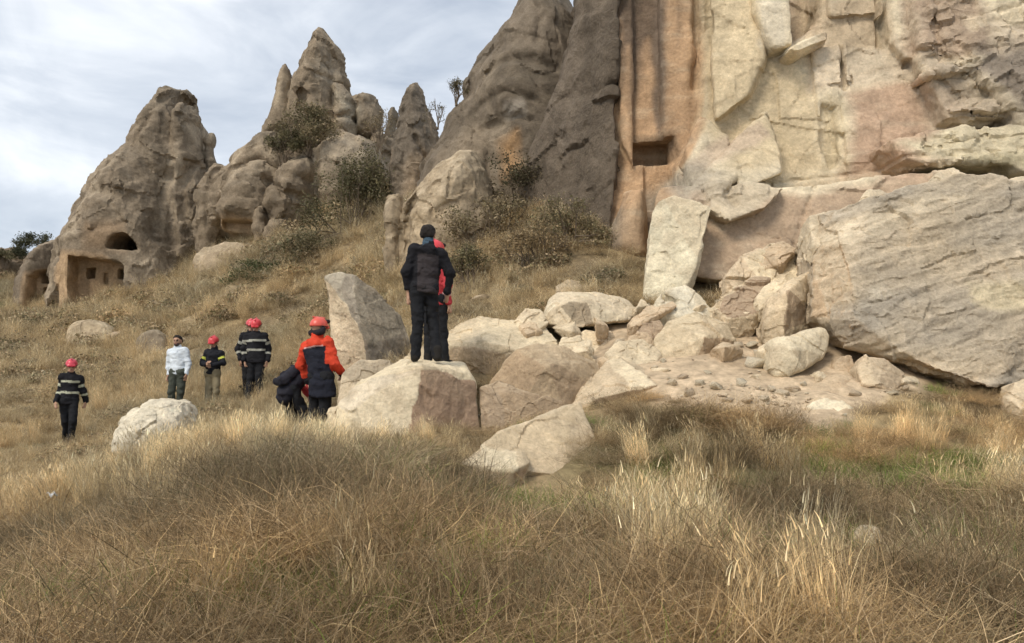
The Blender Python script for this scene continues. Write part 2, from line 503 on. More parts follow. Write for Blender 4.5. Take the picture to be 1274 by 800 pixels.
gf = np.stack([ii, ii + 1, ii + nu + 1, ii + nu], 1)
tag(obj('ground', mesh('ground', gv, gf, ground_colour(gv), mat=M_GROUND)), kind='structure')

# ------------------------------------------------------------------ height of the rocks above the ground, for setting things down
HC = 0.06; HX0, HY0, HNX, HNY = -20.0, 3.0, 700, 520
HM = np.full((HNX, HNY), -99.0)
def note(v):
    i = ((v[:, 0] - HX0) / HC).astype(int); j = ((v[:, 1] - HY0) / HC).astype(int)
    m = (i >= 0) & (i < HNX) & (j >= 0) & (j < HNY)
    np.maximum.at(HM, (i[m], j[m]), v[m, 2])
def top(x, y):
    i = np.clip(((np.asarray(x) - HX0) / HC).astype(int), 0, HNX - 1); j = np.clip(((np.asarray(y) - HY0) / HC).astype(int), 0, HNY - 1)
    return HM[i, j]

# ------------------------------------------------------------------ colour of rock
def paint(v, nrm, base, layers=(), d=18.0, seed=0, mott=0.14, wl=0.6):
    c = np.tile(np.array(base, float), (len(v), 1)); w = np.full(len(v), 0.3)
    wob = fbm(v, wl, 3, seed + 1)
    for poly, dd, colr, feather, wav, alpha, wth in layers:
        sd = poly_sd(v[:, 0] + wav * wob, v[:, 2] + wav * fbm(v, wl * 0.7, 2, seed + 4), xz(poly, dd))
        m = np.clip(0.5 - sd / feather, 0, 1) * alpha
        c = c * (1 - m[:, None]) + np.array(colr) * m[:, None]
        w = w * (1 - m) + wth * m
    t = fbm(v, wl * 1.3, 4, seed + 7, 0.6) + .7 * facet(v + .15 * wl * wob[:, None], wl * .9, seed + 2, .1)
    c = c * (1 + mott * t[:, None])
    return np.concatenate([np.clip(c, 0.01, 0.9), w[:, None]], 1)

# ------------------------------------------------------------------ far rock spires
def rock_obj(name, vol, colf, mat, label=None, cat=None, group=None, kind=None):
    v, q = vol.nets()
    nrm = vnormals(v, q)
    if vol.dl:
        r = sum(fn(v) for fn in vol.dl)
        v = (v - nrm * r[:, None]).astype(np.float32)
        nrm = vnormals(v, q)
    c = colf(v, nrm)
    note(v)
    vv, o = recentre(v)
    me = mesh(name, vv, q, c, mat=mat)
    me.set_sharp_from_angle(angle=R(38))
    return tag(obj(name, me, loc=o), label, cat, group, kind)

def px_box(polys, d, T, h, pad=0.4):
    pts = np.array([P(a, b, d) for pl in polys for a, b in pl])
    return Vol((pts[:, 0].min() - pad, d - T - pad, pts[:, 2].min() - pad), (pts[:, 0].max() + pad, d + T + pad, pts[:, 2].max() + pad), h)
def spire_noise(s, amp, wl, seed, strata=0.0, pits=0.0, calm=()):
    amp = amp * .72
    def fn(p):
        r = amp * .7 * fbm(p, wl, 4, seed, 0.55)
        q = p + .18 * wl * np.stack([pnoise(p, wl * .7, seed + k) for k in (1, 2, 3)], 1)
        r += amp * 0.7 * facet(q, wl * .75, seed + 1) + amp * .38 * facet(q, wl * .33, seed + 2) + amp * .2 * facet(q, wl * .14, seed + 4)
        r -= amp * .2
        if strata:
            r += strata * fbm(p + 0.3 * pnoise(p, wl, seed)[:, None], np.array((wl * 2.5, wl * 2.5, wl * 0.32)), 2, seed + 5)
        for poly, dd in calm: r = r * (1 - .72 * np.clip(.5 - poly_sd(p[:, 0], p[:, 2], xz(poly, dd)) / .3, 0, 1))
        if pits: r += pits * np.clip(pnoise(p, wl * 0.35, seed + 6) - 0.35, 0, 1)
        return r
    s.disp(fn, amp * 1.6 + strata + 0.08)

def spire_colour(base, pale, top_pale=0.3, layers=(), seed=0, wl=2.0):
    def f(v, n):
        c = paint(v, n, base, layers, seed=seed, mott=0.16, wl=wl)
        a = np.clip(fbm(v, wl, 4, seed + 11, 0.6) * 1.7 - 0.15, 0, 1) * 0.75
        vert = np.clip(pnoise(v, np.array((wl * .25, wl * .25, wl * 3)), seed + 3) * 1.3, 0, 1) * 0.35
        up = np.clip(n[:, 2] - 0.25, 0, 1) * top_pale
        c[:, :3] = c[:, :3] * (1 - a[:, None]) + np.array(pale) * a[:, None]
        c[:, :3] = c[:, :3] * (1 - up[:, None]) + np.array(pale) * 1.15 * up[:, None]
        c[:, :3] *= (1 - vert * 0.5)[:, None]
        lich = np.clip(fbm(v, wl * .9, 4, seed + 27, .65) * 1.6 - .25, 0, 1) * np.clip(.35 + n[:, 2], 0.1, 1) * .5
        c[:, :3] = c[:, :3] * (1 - lich[:, None]) + np.array((.115, .098, .075)) * lich[:, None]
        for poly, dd, colr, feather, wav, alpha, wth in layers:
            sd = poly_sd(v[:, 0], v[:, 2], xz(poly, dd)); m = (np.clip(0.5 - sd / feather, 0, 1) * alpha)[:, None]
            c[:, :3] = c[:, :3] * (1 - m) + np.array(colr) * m
        return c
    return f

# spire with the cave and the carved rooms
d = 50.0
C1 = [(203,113),(212,110),(222,113),(236,113),(243,122),(242,134),(247,152),(254,182),(263,200),(263,232),(256,272),(248,312),(240,360),(150,410),(66,410),(74,350),(82,308),(95,280),(110,250),(130,213),(150,196),(166,184),(176,166),(190,142),(200,126)]
s = px_box([C1], d, 5.0, 0.095)
s.add(s.inflate(C1, d, 4.3, 3.6, 0.6))
s.add(s.inflate([(80,410),(84,312),(112,248),(132,214),(165,186),(196,205),(222,262),(236,340),(236,410)], d - 2.0, 3.2, 2.6, 0.6), 0.4)
s.add(s.inflate([(178,180),(200,130),(222,120),(215,180),(196,215)], d - 1.6, 1.0, None), 0.4)
s.add(s.inflate([(225,130),(240,130),(250,190),(258,240),(245,330),(222,340),(214,250),(214,190)], d - 1.8, 1.5, None), 0.4)
s.add(s.inflate([(203,113),(212,109),(226,113),(228,122),(214,126),(203,124)], d - 1.0, 1.0, None), 0.05)
s.add(s.inflate([(227,114),(238,113),(244,121),(241,128),(229,125)], d - 0.7, 0.9, None), 0.05)
kn = P(263, 176, d - 1); s.rc(P(254,225,d-1), P(261,186,d-1), 0.75, 0.28, 0.25); s.rc(kn, kn + (0.06,0,0.05), 0.40, 0.40, 0.08)
spire_noise(s, 0.22, 2.4, 3, 0.12, 0.25, [([(70,308),(165,284),(176,310),(165,390),(70,395)], 46), ([(245,160),(275,160),(275,200),(245,200)], 49)])
s.crack([(222,140),(210,175),(196,200)], d, 0.25, 0.4); s.crack([(262,210),(250,250),(256,300)], d, 0.25, 0.5)
s.crack([(130,262),(170,258),(205,270)], d, 0.3, 0.25); s.crack([(205,205),(225,240),(228,300)], d, 0.3, 0.35)
CAVE = [(133,306),(136,297),(144,291),(155,290),(164,295),(170,304),(170,312),(133,309)]
s.hole(CAVE, d - 5, d - 1.2, 0.12)
FAC = [(82,317),(150,325),(156,330),(155,372),(86,385),(80,350)]
s.hole(FAC, d - 5, d - 3.6, 0.06)
for w in ([(103,332),(115,331),(115,345),(103,346)], [(143,333),(152,333),(152,345),(143,346)], [(124,338),(129,338),(129,352),(124,352)]):
    s.hole(w, d - 4, d - 2.7 if w[0][0] != 124 else d - 3.3, 0.03)
lay = [(FAC, d - 3, (0.46,0.32,0.19), 0.5, 0.1, 0.75, 0.2), ([(128,286),(172,284),(178,318),(130,318)], d-3, (0.30,0.21,0.13), 0.6, 0.1, 0.5, .4)]
rock_obj('rock_spire', s, spire_colour((.25,.2,.142), (.42,.345,.25), 0.35, lay, 3), M_FAR, 'broad grey rock cone with an arched cave mouth and carved rooms at its foot', 'rock spire', 'eroded rock spires on the hill')

C1b = [(22,410),(28,352),(40,322),(58,304),(78,300),(86,330),(88,410)]
d = 50.5
s = px_box([C1b], d, 3.5, 0.11)
s.add(s.inflate(C1b, d, 2.6, 2.0, 0.6)); spire_noise(s, 0.14, 1.8, 8, 0.08, 0, [([(32,330),(68,325),(68,395),(30,395)], 49)])
s.hole([(38,345),(62,330),(63,392),(34,392)], d - 2, d - 1.3, .05)
s.hole([(48,340),(59,335),(60,352),(48,353)], d - 1.5, d - .4, .03); s.hole([(51,357),(58,356),(58,366),(51,367)], d - 1.5, d - .7, .03)
lay = [([(36,342),(64,330),(64,392),(30,392)], d - 2, (0.47,0.33,0.20), 0.4, 0.1, 0.7, 0.2)]
rock_obj('rock_outcrop', s, spire_colour((.25,.2,.145), PALEW, 0.35, lay, 5), M_FAR, 'low rounded rock hump with a carved doorway beside the arched cave', 'rock')

# twin-horned peak with its jumble of rounded shoulders
d = 46.0
PK = [(402,38),(412,48),(426,66),(433,100),(436,122),(452,118),(466,122),(474,138),(482,160),(495,178),(500,240),(470,330),(255,345),(250,290),(262,235),(285,205),(310,180),(332,160),(338,140),(344,110),(350,86),(358,80),(363,88),(362,104),(372,100),(380,76),(390,52)]
s = px_box([PK], d, 5.5, 0.095)
for pl, dd, T, k in (
    ([(402,38),(412,48),(426,66),(433,100),(437,140),(444,190),(360,200),(362,120),(372,100),(380,76),(390,52)], 0.5, 2.6, 0),
    ([(351,86),(355,80),(361,88),(366,104),(364,130),(372,168),(326,172),(334,146),(341,122),(346,102)], 0.2, 0.9, .15),
    ([(438,122),(452,118),(466,122),(474,138),(478,172),(440,180),(430,150)], 0.2, 1.6, .1),
    ([(412,105),(430,108),(446,130),(446,175),(415,180)], -.8, 1.2, .1),
    ([(262,300),(258,255),(270,222),(296,196),(330,166),(370,168),(398,200),(392,310)], -.6, 2.8, .25),
    ([(276,290),(280,240),(300,212),(330,204),(352,216),(354,300)], -1.9, 2.2, .15),
    ([(330,262),(340,225),(365,200),(392,196),(408,220),(404,262),(380,292),(350,290)], -2.6, 2.2, .12),
    ([(384,250),(390,190),(412,170),(438,167),(464,182),(476,210),(470,260),(420,300)], -2.4, 2.2, .12),
    ([(250,345),(250,250),(258,225),(275,205),(290,210),(292,345)], 0, 2.2, .2),
    ([(332,296),(340,276),(362,272),(368,290),(362,305),(335,306)], -3.6, 1.0, .05),
    ([(460,330),(452,200),(470,165),(495,178),(502,240),(500,330)], 0.3, 2.0, .2),
    ([(318,312),(320,262),(333,258),(338,310)], -3.2, .9, .1),
    ([(250,360),(262,318),(300,305),(345,306),(360,330),(350,360)], -3.4, 1.6, .2)):
    s.add(s.inflate(pl, d + dd, T, None, 0.55), k)
spire_noise(s, 0.20, 2.2, 12, 0.13, 0.2, [([(266,268),(322,268),(322,315),(266,315)], 43), ([(330,75),(368,75),(362,160),(330,165)], 46)])
for cr in ([(372,112),(366,160),(350,190)], [(410,60),(406,100),(412,130)], [(300,212),(330,204),(355,216)], [(436,125),(440,170)], [(395,90),(432,96)], [(345,232),(372,256),(405,262)], [(290,215),(280,260),(276,300)], [(408,200),(400,240),(406,280)], [(378,138),(436,142)]):
    s.crack(cr, d - 2, 0.2, 0.42)
s.hole([(272,272),(312,274),(318,280),(316,312),(276,310)], d - 3.5, d - 2.5, .05)
lay = [([(272,272),(318,276),(318,312),(276,310)], d - 3, (0.44,0.32,0.2), .4, .1, .75, .2), ([(250,350),(262,305),(345,306),(350,350)], d-3, (0.42,0.33,0.22), 1.0, .3, .7, .2),
       ([(385,190),(430,165),(470,185),(460,215),(395,215)], d-3, (0.40,0.33,0.24), 1.0, .4, .7, .2), ([(412,105),(446,130),(440,165),(415,150)], d-2, (0.37,0.32,0.24), .6, .2, .7, .2), ([(375,150),(420,130),(425,170),(375,180)], d-2, (0.36,0.27,0.18), 1.0, .4, .5, .2)]
rock_obj('rock_peak', s, spire_colour((.25,.198,.138), (.43,.35,.25), 0.4, lay, 21), M_FAR, 'tall pointed rock peak with a thin horn and rounded brown shoulders below', 'rock spire', 'eroded rock spires on the hill')

d = 38.0
C3 = [(487,300),(486,240),(488,180),(496,140),(506,116),(514,106),(520,104),(527,114),(534,138),(541,152),(548,175),(552,240),(552,300)]
s = px_box([C3], d, 2.5, 0.07)
s.add(s.inflate(C3, d, 1.5, None, .55)); spire_noise(s, .12, 1.4, 31, .07, .2); s.crack([(520,180),(532,205),(524,240)], d, .1, .3)
rock_obj('rock_spire', s, spire_colour((.18,.148,.112), (.28,.22,.155), .2, [([(515,200),(535,190),(530,245),(505,245)], d-1, (.34,.25,.16), .6, .2, .6, .3)], 33, 1.4), M_FAR, 'narrow dark rock spire with a blunt tip behind the standing man', 'rock spire', 'eroded rock spires on the hill')

d = 22.6
C4 = [(498,356),(500,272),(505,250),(530,222),(552,200),(572,189),(592,190),(602,204),(610,232),(622,262),(640,356)]
s = px_box([C4], d, 2.6, 0.045)
s.add(s.inflate(C4, d, 1.5, None, .55)); s.add(s.inflate([(470,356),(476,262),(484,246),(498,242),(506,262),(508,356)], d + .3, .6, None), .06)
spire_noise(s, .085, 1.2, 41, .03, .08); s.crack([(503,310),(503,262),(512,244)], d - 1, .1, .4); s.crack([(540,262),(575,240),(590,250)], d-2, .25, .2)
rock_obj('rock_dome', s, spire_colour((.40,.315,.21), (.5,.41,.29), .5, [([(600,205),(625,260),(640,320),(590,320),(585,250)], d-1, (.3,.24,.165), .6, .3, .6, .5), ([(530,285),(560,250),(580,262),(560,300)], d-2, (.33,.26,.175), .5, .3, .6, .4)], 43, 1.3), M_FAR, 'pale rounded rock dome rising from the scrub between spire and cliff', 'rock')
# tiny knob on the skyline
d = 52.0
s = px_box([[(476,250),(478,160),(484,150),(488,142),(492,150),(496,170),(500,250)]], d, 2, .12)
s.add(s.inflate([(478,250),(480,165),(484,152),(486,138),(492,134),(494,146),(492,156),(500,250)], d, 1.2, None)); spire_noise(s, .1, 1.2, 51, .05)
rock_obj('rock_pinnacle', s, spire_colour((.2,.165,.12), PALEW, .2, (), 53), M_FAR, 'small knobbed pinnacle peeping out between the peak and narrow spire', 'rock spire', 'eroded rock spires on the hill')
# brown bank at the edge of the hill, below the lone tree
s = px_box([[(-130,420),(-130,300),(60,300),(60,420)]], 58, 4, .16)
s.add(s.inflate([(-120,420),(-120,330),(-40,318),(10,312),(28,325),(44,350),(60,420)], 58, 3, None)); spire_noise(s, .3, 2.2, 55, .2)
rock_obj('earth_bank', s, spire_colour((.2,.15,.1), (.33,.25,.17), .4, (), 57), M_FAR, 'brown crumbling earth bank below the lone skyline tree', 'bank')
# ------------------------------------------------------------------ the cliff
def cliff_noise(s, amp, wl, seed, strata=0.0, terr=0.0, mask=None):
    def fn(p):
        r = amp * .6 * fbm(p, wl, 4, seed, 0.55)
        q = p + .12 * wl * np.stack([pnoise(p, wl * .6, seed + k) for k in (1, 2, 3)], 1)
        r += amp * .7 * facet(q, wl * .8, seed + 1) + amp * .35 * facet(q, wl * .35, seed + 2)
        if strata: r += strata * fbm(p + 0.15 * pnoise(p, wl, seed)[:, None], np.array((wl * 2.2, wl * 2.2, wl * 0.25)), 2, seed + 5)
        if terr: r += terr * facet(q, np.array((wl * 1.6, wl * 1.6, wl * .4)), seed + 3)
        if mask is not None: r = r * mask(p)
        return r
    s.disp(fn, amp * 2 + strata + terr * 2 + 0.05)
def in_poly(poly, dd, feather=0.3):
    pl = xz(poly, dd)
    return lambda p: np.clip(0.5 - poly_sd(p[:, 0], p[:, 2], pl) / feather, 0, 1)

# grey domed buttress left of the wall
d = 27.0
L1 = [(655,-10),(690,-2),(708,12),(722,40),(770,90),(780,200),(770,340),(505,340),(516,260),(526,210),(545,182),(556,150),(575,130),(575,108),(598,78),(615,60),(638,25),(646,2)]
s = px_box([L1], d, 4.2, 0.06)
s.add(s.inflate(L1, d, 3.0, 2.2, .55))
s.add(s.inflate([(655,-10),(684,-4),(712,30),(738,80),(745,180),(730,300),(640,300),(610,200),(590,150),(590,100),(615,60),(638,25)], d - 1.6, 2.2, None), .5)
s.add(s.inflate([(556,330),(545,250),(556,200),(575,160),(592,150),(606,190),(612,250),(620,330)], d - 1.4, 1.4, None), .2)
s.add(s.inflate([(690,-2),(705,10),(716,36),(706,60),(690,30)], d + .4, 1.2, None), .1)
spire_noise(s, .11, 2.0, 61, .06, .15)
for cr in ([(575,120),(588,150),(606,180),(612,230)], [(598,90),(640,80),(690,95)], [(590,130),(630,120),(665,135)], [(600,160),(640,150),(660,160)], [(560,165),(548,200),(540,215)], [(660,-5),(672,30),(668,60)]):
    s.crack(cr, d - 3, .13, .15)
lay = [([(622,190),(640,185),(646,230),(628,235)], d-2, (.48,.29,.14), .4, .15, .8, .2), ([(545,200),(590,160),(615,190),(615,240),(560,250)], d-2, (.28,.225,.16), .8, .3, .7, .3), ([(630,138),(648,135),(652,148),(632,150)], d-3, (.45,.4,.33), .3, .1, .8, .2), ([(555,255),(600,240),(640,260),(640,300),(555,300)], d-2, (.33,.27,.19), .8, .3, .5, .3)]
rock_obj('rock_buttress', s, spire_colour((.175,.142,.105), (.28,.228,.165), .15, lay, 63, 1.5), M_CLIFF, 'tall grey domed rock buttress with cracked layers left of the cliff', 'rock')

# one wall: dark weathered part, orange carved part, fresh scar
D0 = 18.4
s = Vol((P(600, 300, 24)[0] - .6, 17.6, P(700, 420, 18)[2] - .3), (P(772, 0, 21)[0] + .12, 25.5, P(900, -70, 21)[2]), 0.06)
dark = [(742,-260),(722,-6),(712,30),(692,110),(662,165),(646,200),(636,260),(628,420),(752,420),(750,330),(756,270),(759,210),(756,150),(760,90),(762,40),(768,10),(770,-260)]
DP = 21.0
xr = P(757, 200, DP)[0]
s.add(s.prism(dark, DP, gx=-1.66, gz=0.06, back=5, ref=(P(700,200,DP)[0], P(700,200,DP)[2]), k=.25))
cliff_noise(s, .075, 1.5, 78, .03, .0)
s.disp(lambda p: .03 * fbm(p, .35, 2, 83), .12)
for pts in ([(720,80),(700,160),(668,210)], [(735,60),(728,160),(700,230)], [(700,120),(740,135),(757,130)]): s.crack(pts, 21, .1, .05)
def wall_colour(v, n):
    c = paint(v, n, DARKW, [([(640,-300),(640,140),(700,150),(757,60),(757,-300)], 21, (.175,.142,.108), .6, .3, .6, 1), ([(690,150),(725,120),(735,160),(700,200)], 21, (.2,.163,.125), .5, .3, .7, 1)], seed=86, mott=.16, wl=.8)
    st = np.clip(pnoise(v, np.array((.35, .35, 4.)), 5) * 1.2, 0, 1) * .3
    c[:, :3] *= (1 - st)[:, None]; c[:, 3] = 1
    return c
rock_obj('cliff_wall', s, wall_colour, M_CLIFF, kind='structure')
s = Vol((P(752, 300, 19.6)[0], 15.0, P(760, 400, 16)[2] - .3), (P(1400, 0, 16.5)[0], 21.4, P(900, -60, 18)[2]), 0.042)
org = [(752,-260),(752,420),(886,420),(886,-260)]
s.add(s.prism(org, 19.6, gx=-0.35, gz=0.06, back=2.5, ref=(P(760,200,19.6)[0], P(760,200,19.6)[2]), k=.1))
# pilaster of orange rock, proud of the panel beside it
s.add(s.prism([(824,-260),(822,60),(826,172),(838,174),(846,200),(868,215),(882,200),(878,-260)], 19.0, gx=-.12, gz=.06, back=4, k=.12), .05)
s.add(s.prism([(766,-260),(768,60),(774,180),(786,210),(788,100),(782,-260)], 19.45, gx=-.2, gz=.06, back=4, k=.1), .06)
# foot of the orange wall
s.add(s.inflate([(778,240),(800,236),(808,328),(790,334),(768,332),(751,314),(758,288)], 18.6, .75, None), .08)
scar = [(880,-260),(878,60),(868,150),(846,196),(826,240),(826,440),(1500,440),(1500,-260)]
SR = (P(880, 200, 18)[0], P(880, 200, 18)[2])
s.add(s.prism(scar, 18.5, gx=-0.16, gz=0.16, back=2.5, ref=SR, k=.1))
def blk(poly, dd, gx=-.1, gz=.1, k=.03, u=.0, back=3): s.add(s.prism(poly, dd, gx=gx, gz=gz, back=back, k=k), u)
s.hull([(884,-80,18.9),(926,-80,18.8),(936,30,18.35),(950,70,18.3),(930,120,18.2),(890,150,18.25),(884,60,18.5),(884,-80,20),(950,-80,20),(960,120,20),(890,150,20)])
blk([(930,-260),(975,-260),(976,62),(958,66),(938,22)], 18.38, -.12, .14, .05)
s.hole([(972,-60),(1016,-60),(1014,30),(996,52),(974,66),(970,20)], 19, 19.7, .15)
blk([(982,62),(1004,48),(1030,38),(1032,48),(1010,56),(990,66)], 17.9, 0, .5, .03)
blk([(1024,-160),(1092,-160),(1098,20),(1070,24),(1030,22)], 18.55, -.14, .16, .04)
blk([(1102,-160),(1144,-160),(1148,40),(1146,76),(1122,76),(1106,50),(1098,10)], 17.95, -.15, .13, .08)
blk([(1014,58),(1054,52),(1056,104),(1014,108)], 18.24, -.15, .16, .03)
blk([(1057,52),(1110,54),(1124,78),(1116,96),(1060,104)], 18.14, -.15, .18, .04)
# pink slab
blk([(1052,100),(1110,86),(1150,78),(1166,110),(1186,160),(1184,250),(1048,250),(1056,200)], 17.85, -.15, .15, .03)
blk([(1016,104),(1050,104),(1046,140),(1050,170),(1020,150)], 18.12, -.14, .14, .08)
s.hole([(1026,124),(1044,130),(1046,200),(1034,210),(1024,170)], 18, 18.36, .12)
# weathered right shoulder and the layers breaking out under it
blk([(1150,-160),(1500,-160),(1500,180),(1262,170),(1232,120),(1196,70),(1152,50)], 17.1, -.12, .25, .2)
blk([(1150,56),(1190,62),(1226,116),(1250,152),(1176,150),(1164,110)], 17.25, -.1, .2, .1)
for i, (a, b) in enumerate(((1156,84),(1182,132))):
    blk([(a,b),(a+60,b-6),(a+64,b+4),(a+2,b+8)], 17.05 - .03 * i, -.1, .2, .03)
# pale broken ledge
blk([(1116,170),(1160,158),(1210,150),(1260,152),(1500,160),(1500,225),(1260,218),(1200,200),(1150,206),(1128,196)], 16.5, -.05, .45, .15)
blk([(1180,212),(1240,206),(1500,214),(1500,300),(1180,300)], 17.0, -.05, .1, .1)
s.hole([(1176,214),(1232,212),(1250,232),(1190,238)], 17, 17.6, .08)
# lower bench of pinkish slab, dipping
blk([(838,252),(880,224),(930,226),(1010,226),(1190,208),(1200,300),(1030,360),(905,356),(862,346)], 16.35, -.10, .32, .06)
blk([(884,224),(940,222),(980,232),(950,262),(905,276),(880,262)], 16.2, -.1, .5, .08)
# torn flaps
s.hull([(842,222,17.2),(856,178,17.5),(872,147,17.9),(880,153,17.6),(906,170,17.5),(904,200,17.2),(862,230,17.0),(872,147,18.6),(850,200,18.8),(906,175,18.6),(880,235,18.6)])
s.hull([(860,232,16.8),(904,197,17.1),(938,152,17.5),(952,140,17.6),(963,166,17.4),(970,216,16.9),(930,234,16.6),(952,140,18.6),(900,200,18.6),(970,216,18.6)])
s.hull([(812,266,16.5),(820,234,16.9),(842,214,17.2),(864,226,16.9),(850,262,16.3),(884,258,16.2),(820,234,18.2),(842,214,18.5),(884,240,18.2)])
# niche and the panel below it
s.hole([(790,172),(837,170),(838,199),(791,201)], 19, 19.95, .03)
s.hole([(804,200),(836,200),(838,262),(803,258)], 19, 19.45, .03)
s.hole([(858,346),(908,352),(906,372),(850,372)], 16.3, 17.8, .05)
s.hole([(768,332),(812,330),(812,420),(760,420)], 18, 20.3, .08)
fresh = in_poly([(880,-300),(878,60),(868,150),(826,240),(826,440),(1180,440),(1186,160),(1230,110),(1190,60),(1150,-300)], 18, .6)
rough = in_poly([(1150,-300),(1160,60),(1186,150),(1120,170),(1130,215),(1600,235),(1600,-300)], 17.2, .5)
cliff_noise(s, .045, 1.5, 71, .008, .02, fresh)
cliff_noise(s, .07, .7, 75, .03, .05, rough)
s.disp(lambda p: .03 * fbm(p, np.array((.22, .22, 1.6)), 3, 80) * in_poly([(757,-300),(757,330),(880,330),(880,-300)], 19, .2)(p), .12)
s.disp(lambda p: .02 * fbm(p, .3, 2, 83), .1)
for pts, w, a in (([(879,-40),(880,40),(876,90)], .09, .45), ([(1054,50),(1056,106)], .04, .25), ([(1148,-60),(1150,80)], .05, .3), ([(1100,-60),(1104,50)], .05, .3), ([(1115,206),(1150,200),(1186,190)], .03, .2),
                  ([(720,80),(700,160),(668,210)], .12, .15), ([(700,0),(710,60)], .1, .1), ([(960,226),(1050,218),(1110,214)], .03, .12), ([(900,240),(880,262),(888,276)], .08, .25), ([(950,330),(975,270),(985,250)], .03, .12), ([(1120,96),(1160,120),(1184,150)], .04, .15)):
    s.crack(pts, 18, w, a * .45)
W = 18.0
lay = [
 ([(560,-300),(560,440),(757,440),(758,-300)], 20, DARKW, .25, .08, 1, 1),
 ([(640,-300),(640,140),(700,150),(757,60),(757,-300)], 20, (.135,.11,.085), .6, .3, .6, 1),
 ([(757,-300),(757,440),(826,440),(826,240),(866,170),(880,80),(881,-300)], 19, ORANGE, .08, .02, 1, .35),
 ([(764,100),(766,330),(757,330),(756,100)], 19, (.46,.38,.27), .1, .06, .9, .3),
 ([(764,-300),(826,-300),(824,50),(816,96),(806,50),(798,80),(790,150),(782,60),(774,120),(768,60)], 19.4, (.13,.098,.073), .3, .09, .9, .6),
 ([(812,20),(824,10),(823,165),(816,160)], 19.4, (.15,.115,.085), .16, .06, .8, .6), ([(768,150),(778,140),(776,250),(770,240)], 19.4, (.3,.2,.12), .2, .1, .7, .5), ([(850,120),(858,60),(864,140),(858,190)], 19, (.36,.235,.135), .2, .1, .6, .4),
 ([(816,-300),(826,-300),(824,172),(819,172)], 19, (.18,.135,.1), .12, .06, .8, .5),
 ([(842,-300),(850,-300),(848,40),(844,60)], 19, (.24,.165,.105), .15, .06, .7, .5),
 ([(872,-300),(890,-300),(888,110),(876,140)], 19, (.16,.13,.1), .2, .08, .85, .8),
 ([(752,300),(768,250),(778,290),(768,330)], 18.5, (.24,.19,.14), .2, .1, .8, .6),
 ([(770,270),(804,250),(808,335),(766,335)], 18.5, (.49,.36,.235), .3, .1, .7, .3),
 ([(788,168),(840,168),(840,202),(788,202)], 19.3, (.27,.19,.12), .1, .03, .7, .3),
 ([(880,-300),(940,-300),(965,62),(1020,90),(1020,170),(1040,215),(900,225),(870,170),(885,100)], W, YELLOW, .35, .15, .9, .35),
 ([(930,-300),(976,-300),(976,66),(948,50)], W, (.62,.545,.415), .15, .05, .9, .3),
 ([(970,-300),(1018,-300),(1014,40),(976,64)], 18.8, (.42,.33,.245), .15, .06, .9, .3),
 ([(1018,-300),(1100,-300),(1106,54),(1018,60)], W, (.50,.39,.265), .2, .08, .8, .3),
 ([(1100,-300),(1150,-300),(1150,78),(1120,78)], W, (.60,.50,.37), .15, .05, .9, .3),
 ([(1014,54),(1124,54),(1124,100),(1014,108)], W, (.58,.48,.355), .2, .08, .8, .3),
 ([(1060,112),(1116,100),(1166,112),(1184,160),(1150,170),(1120,190),(1110,250),(1050,250),(1054,200)], W, (.475,.335,.235), .25, .12, .95, .2),
 ([(1120,80),(1150,78),(1166,112),(1140,118)], W, (.6,.5,.37), .2, .1, .8, .3),
 ([(1030,120),(1050,120),(1052,210),(1032,216)], W, (.60,.50,.33), .2, .08, .7, .3),
 ([(1150,-300),(1220,-300),(1240,60),(1190,60),(1152,56)], 17, (.40,.30,.215), .3, .15, .9, .6),
 ([(1200,80),(1240,40),(1600,20),(1600,175),(1262,172),(1230,118)], 17, (.235,.195,.16), .5, .3, .85, 1),
 ([(1210,10),(1260,20),(1262,36),(1216,30)], 17, (.6,.5,.36), .2, .1, .8, .3),
 ([(1240,35),(1600,30),(1600,62),(1246,62)], 17, (.56,.46,.34), .3, .15, .8, .4),
 ([(1150,60),(1190,66),(1230,120),(1250,152),(1180,150)], 17, (.47,.385,.285), .3, .15, .85, .8),
 ([(1116,172),(1210,150),(1600,160),(1600,225),(1260,220),(1150,208)], 16.6, (.60,.52,.36), .25, .15, .95, .7),
 ([(1200,195),(1600,190),(1600,212),(1240,212)], 16.6, (.38,.33,.2), .3, .15, .6, .8),
 ([(840,250),(880,228),(1010,240),(1180,215),(1210,300),(1030,360),(862,350)], 16.4, (.46,.34,.235), .2, .08, .95, .2),
 ([(880,222),(985,222),(970,245),(935,265),(900,285),(880,262)], 16.3, (.56,.475,.345), .2, .1, .9, .4),
 ([(850,205),(905,165),(950,145),(962,170),(900,200),(870,215)], 17.1, (.55,.43,.315), .15, .08, .8, .3),
 ([(830,260),(830,205),(880,195),(905,225),(870,255)], 17, (.42,.365,.285), .3, .15, .8, .8),
 ([(1010,215),(1130,200),(1180,214),(1020,226)], 17, (.54,.43,.3), .25, .1, .8, .3)]
def cliff_colour(v, n):
    c = paint(v, n, CREAM, lay, seed=85, mott=.13, wl=.7)
    bl = np.clip(fbm(v, np.array((.5, .5, .16)), 3, 91) * 1.2 - .3, 0, 1) * .35 * (1 - c[:, 3])
    c[:, :3] = c[:, :3] * (1 - bl[:, None]) + np.array((.66,.58,.43)) * bl[:, None]
    c[:, 3] = np.clip(c[:, 3], 0, 1)
    return c
rock_obj('cliff', s, cliff_colour, M_CLIFF, kind='structure')

